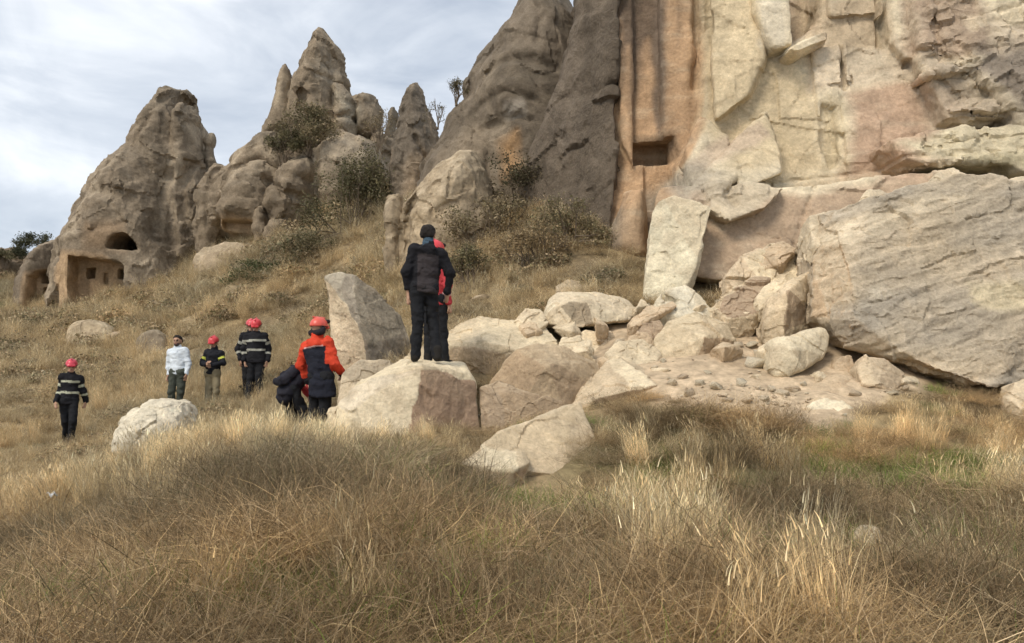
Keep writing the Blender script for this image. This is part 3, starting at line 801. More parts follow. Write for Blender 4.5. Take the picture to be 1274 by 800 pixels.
# ------------------------------------------------------------------ boulders
def boulder(name, label, hulls, seeds=(), base=CREAM, h=None, th=1.0, amp=.022, wl=.5, terr=.013, rnd=.016, seed=0, group='fallen boulders below the cliff', mott=.12, extra=None, cat='boulder', weath=.35, strata=None, mat=None, skirt=0.35, shrink=.8):
    P3 = []
    for d, th_, pts in hulls:
        fr = np.array([P(a, b, d + dd) for a, b, dd in pts])
        c = fr.mean(0)
        bk = c + (fr - c) * shrink + np.array((0, th_, -.05))
        low = fr[fr[:, 2] < np.quantile(fr[:, 2], .45)] + np.array((0, .12, -skirt))
        P3.append(np.concatenate([fr, bk, low]))
    al = np.concatenate(P3)
    ext = al.max(0) - al.min(0)
    if h is None: h = float(np.clip(max(ext) / 110, .012, .035))
    s = Vol(al.min(0) - .12, al.max(0) + .12, h)
    allpl = []; 
    best = None; fid = None; base_id = 0
    for pts in P3:
        pl = hull_planes(pts)
        g = None; gi = None
        for k, (n, dd) in enumerate(pl):
            f = (n[0] * s.X + n[1] * s.Y + n[2] * s.Z - dd).astype(np.float32)
            if g is None: g = f; 
            else: g = smax(g, f, rnd)
        s.add(g, .02); allpl.append(pl)
    sd = seed
    def fn(p):
        r = amp * fbm(p, wl, 4, sd, .55)
        q = p + .10 * wl * np.stack([pnoise(p, wl * .5, sd + k) for k in (1, 2, 3)], 1)
        r += terr * (1.3 * facet(q, wl * 1.1, sd + 3) + .7 * facet(q, wl * .45, sd + 4) + .3 * facet(p, wl * .18, sd + 5))
        r += amp * .5 * np.clip(pnoise(p, wl * .3, sd + 4) - .2, 0, 1)
        return r
    s.disp(fn, amp * 2 + terr * 2.5 + .03)
    if extra: extra(s)
    # which facet a sight line meets first, to give that facet its colour
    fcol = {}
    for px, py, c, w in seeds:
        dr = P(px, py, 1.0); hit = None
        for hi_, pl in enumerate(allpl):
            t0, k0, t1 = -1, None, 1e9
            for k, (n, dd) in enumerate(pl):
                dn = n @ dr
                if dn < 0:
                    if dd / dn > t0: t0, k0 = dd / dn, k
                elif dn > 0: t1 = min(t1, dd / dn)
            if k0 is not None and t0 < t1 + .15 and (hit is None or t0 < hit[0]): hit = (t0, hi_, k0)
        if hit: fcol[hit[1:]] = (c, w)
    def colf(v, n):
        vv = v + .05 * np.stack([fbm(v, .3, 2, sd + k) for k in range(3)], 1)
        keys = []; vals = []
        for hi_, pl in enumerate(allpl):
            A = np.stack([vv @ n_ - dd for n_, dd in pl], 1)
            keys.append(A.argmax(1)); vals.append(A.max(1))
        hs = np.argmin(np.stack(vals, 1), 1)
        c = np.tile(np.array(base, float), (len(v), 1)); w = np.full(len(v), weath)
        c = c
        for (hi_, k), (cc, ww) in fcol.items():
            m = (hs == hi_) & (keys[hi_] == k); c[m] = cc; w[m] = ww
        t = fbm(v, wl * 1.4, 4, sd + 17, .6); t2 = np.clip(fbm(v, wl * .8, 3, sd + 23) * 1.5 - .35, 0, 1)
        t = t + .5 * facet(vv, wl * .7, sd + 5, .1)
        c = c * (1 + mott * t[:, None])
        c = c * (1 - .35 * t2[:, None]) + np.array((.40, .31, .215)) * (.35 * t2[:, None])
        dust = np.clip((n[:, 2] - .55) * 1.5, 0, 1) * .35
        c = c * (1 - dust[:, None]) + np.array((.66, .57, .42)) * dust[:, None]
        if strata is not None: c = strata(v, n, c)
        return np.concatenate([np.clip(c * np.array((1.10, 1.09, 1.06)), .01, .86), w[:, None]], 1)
    return rock_obj(name, s, colf, mat or M_ROCK, label, cat, group)

BR = (.335, .25, .175)
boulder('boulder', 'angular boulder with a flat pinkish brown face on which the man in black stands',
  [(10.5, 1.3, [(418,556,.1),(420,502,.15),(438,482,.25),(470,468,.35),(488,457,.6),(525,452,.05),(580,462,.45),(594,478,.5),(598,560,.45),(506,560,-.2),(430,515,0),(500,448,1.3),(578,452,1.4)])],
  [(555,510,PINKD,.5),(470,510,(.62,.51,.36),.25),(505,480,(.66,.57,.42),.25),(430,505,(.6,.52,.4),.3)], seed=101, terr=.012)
boulder('boulder', 'low stubby pale rock wedged between the upright slab and the stood-on boulder',
  [(11.9, .8, [(420,500,.1),(424,465,.2),(450,448,.3),(478,452,.3),(500,450,.3),(505,490,.1),(460,505,-.1),(430,505,0)])], [(450,475,PALEW,.6)], base=(.5,.42,.31), seed=103)
boulder('rock_slab', 'upright tilted slab with a speckled grey face and a smooth cream side',
  [(13.3, .5, [(404,342,.2),(424,337,.35),(468,358,.85),(498,392,1.0),(512,430,.9),(509,470,.6),(470,475,-.05),(440,478,.1),(420,472,.3),(413,400,.3),(430,378,-.02),(456,424,-.2),(464,478,-.15)])],
  [(470,400,(.27,.235,.19),1),(490,440,(.25,.215,.17),1),(480,445,(.27,.235,.19),1),(450,385,(.3,.26,.2),1),(430,430,(.66,.565,.40),.2),(445,450,(.6,.5,.36),.3),(420,360,(.42,.37,.29),.8)], base=(.33,.285,.225), seed=107, cat='rock slab', mott=.25, terr=.01)
boulder('rock_slab', 'cream slab in the grass with a smaller broken tier at its front edge',
  [(9.0, .7, [(597,556,.0),(618,538,.25),(700,504,.95),(722,500,1.0),(756,578,.45),(758,604,.4),(690,590,-.05),(640,585,-.1),(600,575,-.05)]),
   (8.75, .6, [(567,577,-.05),(602,556,.25),(650,562,.25),(662,575,.1),(640,616,-.05),(600,612,-.1),(574,598,-.05),(640,584,-.12)])],
  [(680,540,(.50,.40,.27),.4),(720,540,(.52,.42,.29),.4),(600,570,(.68,.585,.42),.2),(610,595,(.47,.38,.26),.4),(648,595,(.42,.31,.21),.4)], base=(.5,.405,.28), seed=109, cat='rock slab', terr=.007, skirt=.15)
boulder('boulder', 'wide low cream boulder with a scalloped lower edge behind the standing man',
  [(12.7, 1.1, [(546,420,.4),(570,404,.6),(598,392,.8),(622,403,.8),(680,404,.8),(694,424,.4),(692,452,.1),(640,436,-.05),(600,424,.05),(560,432,.1),(548,470,.3),(620,490,.15),(690,480,.2)])],
  [(600,412,(.68,.58,.41),.2),(660,420,(.64,.54,.38),.2),(600,455,(.44,.345,.235),.4),(650,460,(.44,.34,.23),.4),(570,450,(.46,.36,.25),.4)], base=(.58,.48,.335), seed=113)  # lower facets: shade of the underside put into a browner colour
boulder('boulder', 'rounded brown boulder with a dusty face above the cream slab in the grass',
  [(11.3, .9, [(606,482,.25),(624,452,.25),(640,434,.25),(668,426,.3),(706,432,.4),(742,452,.45),(766,492,.5),(762,520,.4),(700,512,-.02),(650,496,-.1),(686,455,-.05),(615,500,.1)])],
  [(660,465,(.42,.32,.215),.4),(720,475,(.37,.28,.19),.5),(640,490,(.4,.3,.2),.4)], base=(.42,.325,.22), seed=127, terr=.008)
boulder('boulder', 'dark brown stone filling the gap beside the pinkish faced boulder',
  [(10.9, .8, [(596,482,.2),(618,474,.3),(668,488,.2),(700,500,.2),(706,540,.1),(650,556,-.05),(600,560,.0)])], [(620,510,(.36,.28,.2),.4),(660,510,(.37,.28,.19),.4)], base=(.36,.275,.19), seed=131)
boulder('rock_slab', 'flat pale slab tip with a dark broken edge over the tall grass',
  [(11.0, .9, [(738,470,.6),(752,446,.95),(770,443,1.0),(802,456,1.0),(828,470,.9),(818,480,.1),(786,484,.0),(742,496,-.02),(706,508,.1),(712,540,.1),(780,530,.1),(826,505,.2)])],
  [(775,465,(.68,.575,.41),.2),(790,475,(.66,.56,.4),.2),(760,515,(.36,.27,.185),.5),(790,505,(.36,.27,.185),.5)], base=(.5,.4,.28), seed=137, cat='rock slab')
boulder('boulder', 'flat-bottomed boulder with a grey patch perched over a dark gap',
  [(13.5, 1.0, [(671,402,.25),(684,374,.4),(700,362,.6),(742,361,.9),(782,374,.9),(792,386,.8),(784,398,.3),(742,402,.02),(722,407,-.05),(690,405,-.02),(690,380,.05),(728,374,.1)])],
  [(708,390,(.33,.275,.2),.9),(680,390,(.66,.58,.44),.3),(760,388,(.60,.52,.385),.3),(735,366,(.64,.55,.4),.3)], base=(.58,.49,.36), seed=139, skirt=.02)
boulder('boulder', 'cream lump under the flat-bottomed boulder with the grey patch',
  [(12.9, .8, [(690,432,.2),(704,424,.4),(728,411,.6),(760,414,.6),(776,440,.4),(770,462,.1),(720,462,-.1),(694,450,.0)])], [(740,425,(.66,.55,.39),.2)], base=(.54,.43,.3), seed=149)
boulder('boulder', 'broad cream boulder with a shadowed chipped corner amid the rubble',
  [(12.3, .9, [(812,424,.3),(832,400,.45),(866,387,.7),(906,405,.7),(915,424,.55),(872,446,.05),(860,462,-.02),(824,446,.05),(816,436,.15),(878,418,.1)])],
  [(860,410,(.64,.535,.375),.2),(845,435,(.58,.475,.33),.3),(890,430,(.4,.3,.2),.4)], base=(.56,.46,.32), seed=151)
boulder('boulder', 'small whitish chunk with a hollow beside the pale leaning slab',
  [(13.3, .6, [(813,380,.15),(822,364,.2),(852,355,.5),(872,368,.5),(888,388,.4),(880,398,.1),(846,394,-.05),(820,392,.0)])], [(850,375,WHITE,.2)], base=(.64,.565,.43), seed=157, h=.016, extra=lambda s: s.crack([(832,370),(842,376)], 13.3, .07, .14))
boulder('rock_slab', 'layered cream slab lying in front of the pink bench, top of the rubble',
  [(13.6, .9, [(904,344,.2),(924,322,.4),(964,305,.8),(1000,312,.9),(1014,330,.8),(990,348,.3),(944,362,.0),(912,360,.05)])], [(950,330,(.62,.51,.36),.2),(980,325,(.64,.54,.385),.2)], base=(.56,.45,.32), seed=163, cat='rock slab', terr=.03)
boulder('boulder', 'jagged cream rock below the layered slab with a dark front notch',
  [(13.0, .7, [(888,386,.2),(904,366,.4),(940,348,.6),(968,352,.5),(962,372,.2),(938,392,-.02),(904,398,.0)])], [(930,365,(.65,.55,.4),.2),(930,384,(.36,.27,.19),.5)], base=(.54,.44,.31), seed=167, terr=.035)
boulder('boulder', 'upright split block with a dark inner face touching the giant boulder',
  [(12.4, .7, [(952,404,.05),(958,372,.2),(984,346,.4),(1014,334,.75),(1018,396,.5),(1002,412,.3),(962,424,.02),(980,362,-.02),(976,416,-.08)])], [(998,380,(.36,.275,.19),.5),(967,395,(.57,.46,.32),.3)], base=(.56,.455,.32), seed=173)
boulder('boulder', 'egg-shaped pale boulder resting at the foot of the split block',
  [(11.4, .6, [(954,446,.2),(957,422,.2),(984,411,.35),(1026,402,.5),(1039,416,.5),(1036,440,.35),(1006,464,.05),(972,475,.0),(958,466,.05),(990,430,-.05)])], [(990,440,(.66,.575,.425),.2),(1020,450,(.5,.42,.3),.4)], base=(.63,.545,.40), seed=179, skirt=.03, rnd=.12, terr=.008)
boulder('boulder', 'small squarish tan boulder under the overhang of the giant boulder',
  [(11.0, .5, [(1067,460,.2),(1078,443,.3),(1100,446,.35),(1126,468,.3),(1112,486,.0),(1092,480,-.06),(1074,478,.02)])], [(1085,462,(.58,.47,.33),.3),(1112,474,(.42,.33,.23),.4)], base=(.55,.44,.31), seed=181, h=.014, skirt=.1)
boulder('boulder', 'low smooth pinkish mound of rock half sunk in the dirt',
  [(10.6, .9, [(996,505,.1),(1012,474,.4),(1046,460,.7),(1078,474,.6),(1094,500,.3),(1070,524,-.02),(1010,522,-.05)])], [], base=(.49,.37,.25), seed=191, rnd=.2, terr=.006)
boulder('boulder', 'flat white-topped rock in front of the low pinkish mound',
  [(10.15, .45, [(1002,508,.05),(1018,496,.2),(1048,499,.25),(1072,518,.1),(1060,530,-.02),(1010,530,-.02)])], [(1035,503,(.68,.6,.45),.2)], base=(.5,.4,.28), seed=193, h=.015)
GH = [(11.25, 2.0, [(1010,336,1.25),(1012,272,1.75),(1036,262,1.3),(1090,243,1.14),(1190,216,1.28),(1280,222,1.36),(1400,235,1.9),(1012,398,.95),(1050,428,.62),(1056,326,.71),(1058,396,.35),(1110,432,.16),(1160,458,.02),(1240,482,-.1),(1274,388,.37),(1330,470,.8),(1420,420,1.6),(1110,447,.5),(1180,475,.38)])]
def stria(v, n, c):
    t = math.radians(17); q = v.copy(); q[:, 0] = v[:, 0] * math.cos(t) + v[:, 2] * math.sin(t); q[:, 2] = -v[:, 0] * math.sin(t) + v[:, 2] * math.cos(t)
    f = fbm(q, np.array((.7, .7, .085)), 3, 31, .7); g = fbm(q, np.array((1.6, 1.6, .5)), 3, 37)
    face = np.clip((-n[:, 1] - .15) * 3, 0, 1) * (v[:, 0] > P(1056, 350, 11.3)[0] - .04)
    grey = np.clip(.45 + g * 1.1, 0, 1)[:, None]
    k = np.array((.385,.335,.265)) * grey + np.array((.55,.455,.33)) * (1 - grey)
    k = k * (1 + .2 * f[:, None])
    face = face[:, None] * .85
    c = c * (1 - face) + k * face
    sd = poly_sd(v[:, 0] + .25 * g, v[:, 2] + .15 * g, xz([(1058,330),(1100,318),(1180,345),(1268,430),(1262,474),(1150,448),(1080,405)], 11.6)); m = (np.clip(.5 - sd / .5, 0, 1) * .30)[:, None] * (face > .3)
    c = c * (1 - m) + np.array((.27,.25,.22)) * (1 + .3 * f[:, None]) * m
    for poly, cc in (([(1215,352),(1290,345),(1300,385),(1240,385),(1218,375)], (.62,.53,.36)), ([(1070,300),(1040,285),(1110,255),(1190,225),(1250,228),(1130,275)], (.60,.51,.38)), ([(1088,360),(1102,352),(1112,364),(1094,370)], (.6,.53,.42))):
        sd = poly_sd(v[:, 0] + .1 * f, v[:, 2] + .06 * g, xz(poly, 11.6)); m = (np.clip(.5 - sd / .12, 0, 1) * .8)[:, None]
        c = c * (1 - m) + np.array(cc) * m
    return c
def stria_rel(s):
    t = math.radians(17)
    def fn(p):
        q = p.copy(); q[:, 0] = p[:, 0] * math.cos(t) + p[:, 2] * math.sin(t); q[:, 2] = -p[:, 0] * math.sin(t) + p[:, 2] * math.cos(t)
        q = q + .05 * pnoise(p, .5, 3)[:, None]
        return .022 * fbm(q, np.array((.7, .7, .11)), 3, 31, .6) + .016 * facet(q, np.array((.55, .4, .09)), 5, .3, False)
    s.disp(fn, .12)
boulder('boulder', 'giant boulder with a streaked grey and tan face overhanging the dirt',
  GH, [(1030,370,(.49,.355,.225),.3),(1030,320,(.52,.39,.26),.3),(1085,425,(.47,.35,.235),.3),(1140,462,(.47,.35,.235),.3),(1200,477,(.45,.34,.23),.3),(1265,440,(.36,.295,.23),.6),(1100,270,(.58,.49,.37),.5),(1160,350,(.44,.38,.3),.9)], base=(.5,.41,.3), h=.026, seed=197, terr=.020, amp=.014, wl=.8, extra=stria_rel, strata=stria, skirt=.0, rnd=.02)
for nm, lb, hl, sd_ in (
  ('boulder', 'pale pointed rock lying on the ridge behind the giant boulder', [(13.9, .8, [(1148,236,.3),(1166,216,.4),(1186,210,.5),(1212,220,.5),(1236,236,.3),(1200,252,.0),(1156,250,.0)])], 199),
  ('boulder', 'long whitish rock at the top right behind the giant boulder', [(14.0, .9, [(1226,240,.3),(1258,222,.4),(1300,214,.5),(1380,220,.5),(1380,262,.1),(1240,256,.0)])], 201),
  ('boulder', 'thin wedge of cream rock beside the notch of the giant boulder', [(13.6, .6, [(1070,252,.3),(1082,238,.3),(1096,234,.4),(1112,246,.4),(1104,264,.1),(1074,264,.0)])], 203),
  ('boulder', 'dark-sided corner block at the upper end of the giant boulder', [(12.6, .6, [(1006,300,.2),(1007,268,.3),(1040,262,.5),(1044,290,.3),(1030,304,.0),(1012,306,.0)])], 205)):
    boulder(nm, lb, hl, [], base=(.58,.49,.36), seed=sd_, skirt=.3)
boulder('boulder', 'whitish lichen-mottled boulder in golden grass near the man in white',
  [(13.0, 1.1, [(122,548,.2),(134,526,.2),(150,505,.3),(176,494,.4),(196,490,.4),(214,488,.5),(232,496,.5),(240,530,.4),(210,560,.0),(140,566,-.05),(180,520,-.2)])], [], base=(.56,.51,.41), seed=211, rnd=.25, amp=.06, mott=.3, terr=.02)
boulder('boulder', 'tan rounded boulder alone on the far slope above the walking firefighter',
  [(33.0, 1.6, [(76,404,.2),(88,395,.3),(106,392,.4),(126,398,.5),(140,412,.4),(138,428,.1),(100,430,-.1),(78,424,.0)])], [], base=(.47,.38,.26), seed=213, rnd=.3, amp=.08, wl=1.2, mat=M_FAR)
boulder('boulder', 'dull grey-brown boulder in scrub above the man in white',
  [(30.0, 1.4, [(160,432,.2),(168,414,.3),(186,406,.4),(204,414,.4),(212,436,.2),(190,448,-.1),(166,446,.0)])], [], base=(.25,.205,.15), seed=217, rnd=.3, amp=.08, wl=1.2, mat=M_FAR)
boulder('rock_slab', 'flat pale slab at the track edge below the carved rooms',
  [(45.0, 2.0, [(96,384,.2),(130,366,.5),(165,358,.8),(180,362,.6),(150,376,.0),(110,392,-.2)])], [], base=(.42,.34,.235), seed=219, amp=.08, wl=1.2, mat=M_FAR, cat='rock slab')
boulder('boulder', 'pale stone ledge below the carved chamber of the horned peak',
  [(41.5, 1.6, [(240,326,.2),(252,306,.4),(280,300,.6),(330,308,.6),(340,322,.3),(280,332,-.1),(250,334,.0)])], [], base=(.43,.35,.25), seed=223, amp=.1, wl=1.2, mat=M_FAR)
boulder('boulder', 'tan rock under the undercut foot of the orange wall',
  [(16.6, .9, [(722,352,.3),(740,345,.4),(770,343,.6),(786,352,.6),(780,372,.2),(746,384,-.02),(724,374,.0)])], [], base=(.43,.34,.235), seed=227)
boulder('boulder', 'half buried pale rock at the top of the debris below the scrub',
  [(15.6, .7, [(690,356,.2),(706,346,.3),(728,350,.4),(742,366,.3),(726,378,.0),(696,374,.0)])], [], base=(.46,.375,.265), seed=229)
boulder('boulder', 'small white-tipped stone half hidden in the foreground grass',
  [(6.0, .2, [(1063,668,.03),(1068,654,.06),(1082,651,.08),(1096,656,.08),(1100,672,.03),(1082,680,-.02)])], [], base=(.60,.51,.38), seed=233, h=.008, amp=.006, wl=.12, terr=.004, rnd=.02, skirt=.08)
boulder('boulder', 'stone at the end of the giant boulder where grass begins',
  [(10.6, .4, [(1254,496,.1),(1262,474,.2),(1290,466,.25),(1310,480,.2),(1306,506,.0),(1270,508,-.02)])], [], base=(.56,.46,.33), seed=239, h=.016)
boulder('rock_slab', 'tall pale slab leaning against the pinkish bench of the cliff',
  [(15.5, .8, [(811,262,.4),(818,250,.45),(838,243,.45),(868,262,.35),(886,258,.4),(866,330,-.02),(858,352,-.05),(846,366,-.05),(798,388,.0),(803,310,.2)])], [(840,310,(.645,.585,.44),.25),(870,300,(.6,.52,.38),.3)], base=(.62,.55,.41), seed=241, cat='rock slab', terr=.012, h=.024)

BLK = [('wedge of cream rock', 'between the brown boulder and the flat pale slab tip', 12.0, [(752,440,.2),(770,424,.4),(800,422,.5),(822,440,.4),(812,462,.0),(770,466,-.05)]),
 ('tilted tan rock plate', 'leaning on the whitish chunk with a hollow', 13.0, [(782,402,.2),(806,382,.4),(838,374,.5),(842,380,.3),(806,398,.0),(788,408,.0)]),
 ('short dark brown rock', 'in the rubble under the tilted tan plate', 12.8, [(790,412,.1),(800,400,.2),(822,398,.3),(830,410,.2),(814,420,.0),(796,420,.0)]),
 ('square tan block', 'left of the broad cream boulder', 12.5, [(776,436,.1),(782,416,.25),(806,412,.3),(818,428,.2),(806,446,.0),(782,446,.0)]),
 ('pale broken rock', 'between the whitish chunk and the jagged cream rock', 13.3, [(872,398,.2),(880,384,.3),(896,378,.4),(908,388,.3),(904,404,.0),(880,408,.0)]),
 ('low tan rock', 'sunk in dirt below the broad cream boulder', 11.5, [(866,478,.1),(880,464,.3),(908,462,.35),(926,476,.2),(906,490,.0),(874,488,.0)]),
 ('low cream rock', 'sunk at the grass edge below the dirt slope', 10.9, [(910,512,.1),(930,494,.3),(966,490,.35),(992,504,.2),(960,522,.0),(920,522,.0)]),
 ('cream rock shard', 'leaning on the flat-bottomed boulder with the grey patch', 13.2, [(640,400,.2),(652,386,.3),(672,384,.4),(684,400,.2),(668,412,.0),(646,412,.0)]),
 ('pale angular rock', 'behind the brown boulder and the wide low cream boulder', 12.4, [(690,440,.1),(700,420,.3),(722,418,.35),(738,436,.25),(726,456,.0),(698,458,.0)]),
 ('tan stub of rock', 'under the egg-shaped boulder', 11.3, [(960,484,.1),(976,470,.2),(1004,468,.25),(1012,482,.15),(992,494,.0),(966,494,.0)]),
 ('grey-tan stone', 'between the square tan boulder and the egg-shaped boulder', 11.6, [(1036,456,.1),(1044,444,.2),(1060,442,.25),(1066,456,.15),(1054,466,.0),(1040,466,.0)]),
 ('pale chipped stone', 'at the left foot of the stood-on boulder', 10.9, [(404,528,.1),(410,508,.2),(428,504,.25),(436,524,.15),(424,540,.0),(408,540,.0)]),
 ('cream corner of rock', 'behind the heels of the man in black', 12.2, [(500,452,.1),(510,432,.2),(534,428,.3),(556,440,.25),(548,464,.0),(512,468,.0)]),
 ('layered tan rock', 'on top of the layered cream slab', 13.9, [(930,330,.1),(946,312,.3),(974,300,.4),(992,308,.3),(976,326,.0),(944,338,.0)]),
 ('cream rock splinter', 'between the layered slab and the split block', 12.9, [(940,372,.1),(952,354,.3),(976,344,.4),(986,356,.2),(966,378,.0),(946,384,.0)])]
for i, (nm, wh, d_, pts) in enumerate(BLK):
    tone = (.50,.385,.265) if 'tan' in nm else ((.36,.27,.19) if 'brown' in nm else (.63,.53,.38))
    boulder('boulder', nm + ' ' + wh, [(d_, .45, pts)], [], base=tone, seed=301 + 4 * i, wl=.35, amp=.012, terr=.014, cat='rock', skirt=.2, group='rocks of the debris pile')

rb = np.random.default_rng(77)
for i, (x_, y_, r_, d_, nm, wh) in enumerate((
  (735,436,20,12.5,'angular cream block','tilted beside the brown boulder'), (762,452,16,12.0,'sharp tan block','behind the flat pale slab tip'), (706,408,15,13.3,'cream angular chunk','under the edge of the flat-bottomed boulder'),
  (832,462,17,11.8,'split cream block','in the dirt below the square tan block'), (905,436,15,12.1,'sharp-edged tan chunk','right of the broad cream boulder'), (846,478,13,11.4,'flat cream shard','in the dirt above the tall grass'),
  (936,468,16,11.6,'angular whitish block','left of the egg-shaped boulder'), (884,502,15,10.9,'tan angular block','half buried at the grass edge'), (790,382,14,14.0,'pale angular chunk','below the tan rock of the undercut foot'),
  (1128,476,14,11.2,'cream chunk','beside the squarish tan boulder'), (925,386,15,13.1,'cream splintered block','in front of the jagged cream rock'), (660,412,14,13.1,'tan angular chunk','on the right end of the wide low cream boulder'),
  (1022,470,12,11.3,'beige chunk','between egg-shaped boulder and pinkish mound'), (868,384,12,13.5,'whitish splinter','right of the whitish chunk with a hollow'), (742,404,12,13.2,'brown-stained chunk','before the flat-bottomed boulder'), (956,436,11,11.9,'wedge-shaped pale chip','against the left side of the egg-shaped boulder'))):
    a_ = np.sort(rb.random(6) * 6.28)
    pts = [(x_ + r_ * 1.2 * math.cos(t) * rb.uniform(.8, 1.15), y_ - r_ * .75 * math.sin(t) * rb.uniform(.8, 1.2), .12 + .12 * math.sin(t) + rb.normal(0, .05)) for t in a_] + [(x_ + rb.normal(0, r_ * .3), y_ + rb.normal(0, r_ * .2), -.12)]
    boulder('boulder', nm + ' ' + wh, [(d_, .3, pts)], [], base=(.47,.365,.25) if 'tan' in nm or 'brown' in nm else (.62,.52,.375), seed=401 + 4 * i, wl=.3, amp=.008, terr=.010, rnd=.008, cat='rock', skirt=.22, group='rocks of the debris pile', h=.014)
# ------------------------------------------------------------------ loose fragments of the rockfall
rg = np.random.default_rng(17)
frag_me = []
for k in range(9):
    pts = rg.normal(size=(13, 3)); pts /= np.linalg.norm(pts, axis=1, keepdims=True)
    pts *= np.array((1, .8, .6)) * (.75 + .5 * rg.random((13, 1)))
    bm = bmesh.new()
    for p in pts: bm.verts.new(p)
    bmesh.ops.convex_hull(bm, input=bm.verts)
    for v in [v for v in bm.verts if not v.link_faces]: bm.verts.remove(v)
    bmesh.ops.bevel(bm, geom=list(bm.edges), offset=.025, segments=1, affect='EDGES')
    bmesh.ops.triangulate(bm, faces=bm.faces)
    bm.verts.ensure_lookup_table()
    v = np.array([w.co for w in bm.verts]); f = np.array([[w.index for w in fc.verts] for fc in bm.faces]); bm.free()
    v[:, 2] -= v[:, 2].min()
    tone = [(.60,.5,.36), (.52,.41,.285), (.42,.325,.225), (.64,.56,.42), (.47,.36,.25), (.33,.26,.19), (.55,.44,.31), (.62,.53,.38), (.38,.3,.21)][k]
    c = np.tile(np.array(tone), (len(v), 1)) * (1 + .12 * fbm(v, .8, 2, k)[:, None])
    frag_me.append(mesh('rock_fragment', v, f, np.concatenate([c, np.full((len(v), 1), .4)], 1), smooth=False, mat=M_ROCK))
TONE = ['small cream', 'small tan', 'small brown', 'small whitish', 'small pinkish tan', 'small dark', 'small beige', 'small pale', 'small dull brown']
NEAR = [(998,440,'by the egg-shaped boulder'), (865,420,'by the broad cream boulder'), (790,410,'in the rubble left of the broad cream boulder'), (935,400,'below the jagged cream rock'), (900,480,'in the dirt below the broad cream boulder'), (980,500,'at the grass edge below the egg-shaped boulder'), (730,400,'by the flat-bottomed boulder'), (1100,475,'under the giant boulder'), (780,470,'near the flat pale slab tip'), (700,355,'on the slope under the orange wall'), (600,500,'beside the pinkish faced boulder'), (640,400,'behind the wide low cream boulder')]
def fragment(px, py, size, k=None, sink=.3, d=None):
    g = gpt(px, py, 8.5, 40) if d is None else P(px, py, d)
    if g is None: return
    k = int(rg.choice([0, 0, 3, 6, 7, 7, 3, 1])) if k is None else k
    z = float(tz([g[0]], [g[1]])[0]); t = float(top(g[0], g[1]))
    if d is None and t > z + .12: return
    o = obj('rock_fragment', frag_me[k], loc=(g[0], g[1], (z if d is None else g[2]) - sink * size), rot=(rg.normal(0, .15), rg.normal(0, .15), rg.random() * 6.28))
    o.scale = np.array((size, size, size)) * (.8 + .4 * rg.random(3))
    nb = min(NEAR, key=lambda n: (n[0] - px) ** 2 + (n[1] - py) ** 2)[2] if d is None and g[1] < 19 else 'on the far hillside below the spires'
    tag(o, TONE[k] + ' rock fragment lying ' + nb, 'rock', 'loose rock fragments of the fall')
for px, py, r in ((790,400,16),(800,392,14),(812,404,12),(776,410,14),(790,414,12),(806,414,13),(783,424,16),(800,428,14),(770,430,12),(930,405,14),(944,398,14),(920,398,10),(938,414,12),(926,420,10),(948,422,12),(918,432,9),(936,434,12),(944,444,14),(940,458,16),(952,470,8),
                  (880,398,12),(897,392,12),(886,372,12),(893,380,10),(905,415,8),(960,488,9),(972,492,12),(950,498,10),(985,486,12),(930,500,10),(905,498,9),(890,485,12),(920,480,10),(870,480,9),(850,470,8),(880,465,7),(905,455,9),(860,492,11),(835,480,9),(1000,480,6),(1040,478,7),(1052,452,8),(1110,492,9),(1130,486,8),
                  (760,402,10),(742,408,9),(700,426,9),(668,418,10),(655,392,9),(640,388,7),(695,350,8),(660,350,6),(720,380,9),(806,384,10),(1062,494,7),(815,460,8),(825,452,7),(705,450,10),(590,490,8),(600,520,10),(540,560,7)):
    fragment(px, py, r / FPX * 12.2 * .85, sink=.4)
for k in range(22):                                  # crumbs in the dirt
    px, py = rg.uniform(700, 1100), rg.uniform(395, 520)
    if poly_sd(np.array([px]), np.array([py]), DIRT)[0] < 4: fragment(px, py, .022 + .09 * rg.random() ** 4, int(rg.choice([0, 3, 6, 7])), sink=.35)
for px, py, r in ((60,372,.5),(20,420,.35),(146,420,.35),(226,424,.3),(240,412,.4),(182,398,.35),(250,340,.6),(330,345,.4),(375,360,.3),(600,372,.2),(220,440,.2),(40,500,.2)):
    fragment(px, py, r, 1, sink=.4)

# angular gravel and chips of the fall, too many to count
bm = bmesh.new()
for w in rg.normal(size=(8, 3)): bm.verts.new(w / np.linalg.norm(w) * np.array((1, .75, .5)))
bmesh.ops.convex_hull(bm, input=bm.verts); bmesh.ops.triangulate(bm, faces=bm.faces); bm.verts.ensure_lookup_table()
cv = np.array([w.co for w in bm.verts]); cf = np.array([[w.index for w in f.verts] for f in bm.faces]); bm.free()
m = 9000; cx = rg.uniform(P(680, 450, 12)[0] - 1, P(1160, 450, 12)[0], m); cy = rg.uniform(10.2, 16.5, m); cz = tz(cx, cy)
q = np.stack(to_px(np.stack([cx, cy, cz], 1)), 1); cl = fbm(np.stack([cx, cy, cz], 1), .9, 3, 71)
ok = (poly_sd(q[:, 0], q[:, 1], DIRT) < 6) & (rg.random(m) < np.clip(.25 + 1.1 * cl, .03, 1)) & (top(cx, cy) < cz + .02)
cx, cy, cz = cx[ok], cy[ok], cz[ok]; m = len(cx)
sz = .008 + .045 * rg.random(m) ** 3.5
V = []; a1 = rg.random(m) * 6.28; a2 = rg.normal(0, .6, m)
ca, sa, cb, sb = np.cos(a1), np.sin(a1), np.cos(a2), np.sin(a2)
x, y, z = cv[:, 0][None], cv[:, 1][None], cv[:, 2][None]
y2, z2 = y * cb[:, None] - z * sb[:, None], y * sb[:, None] + z * cb[:, None]
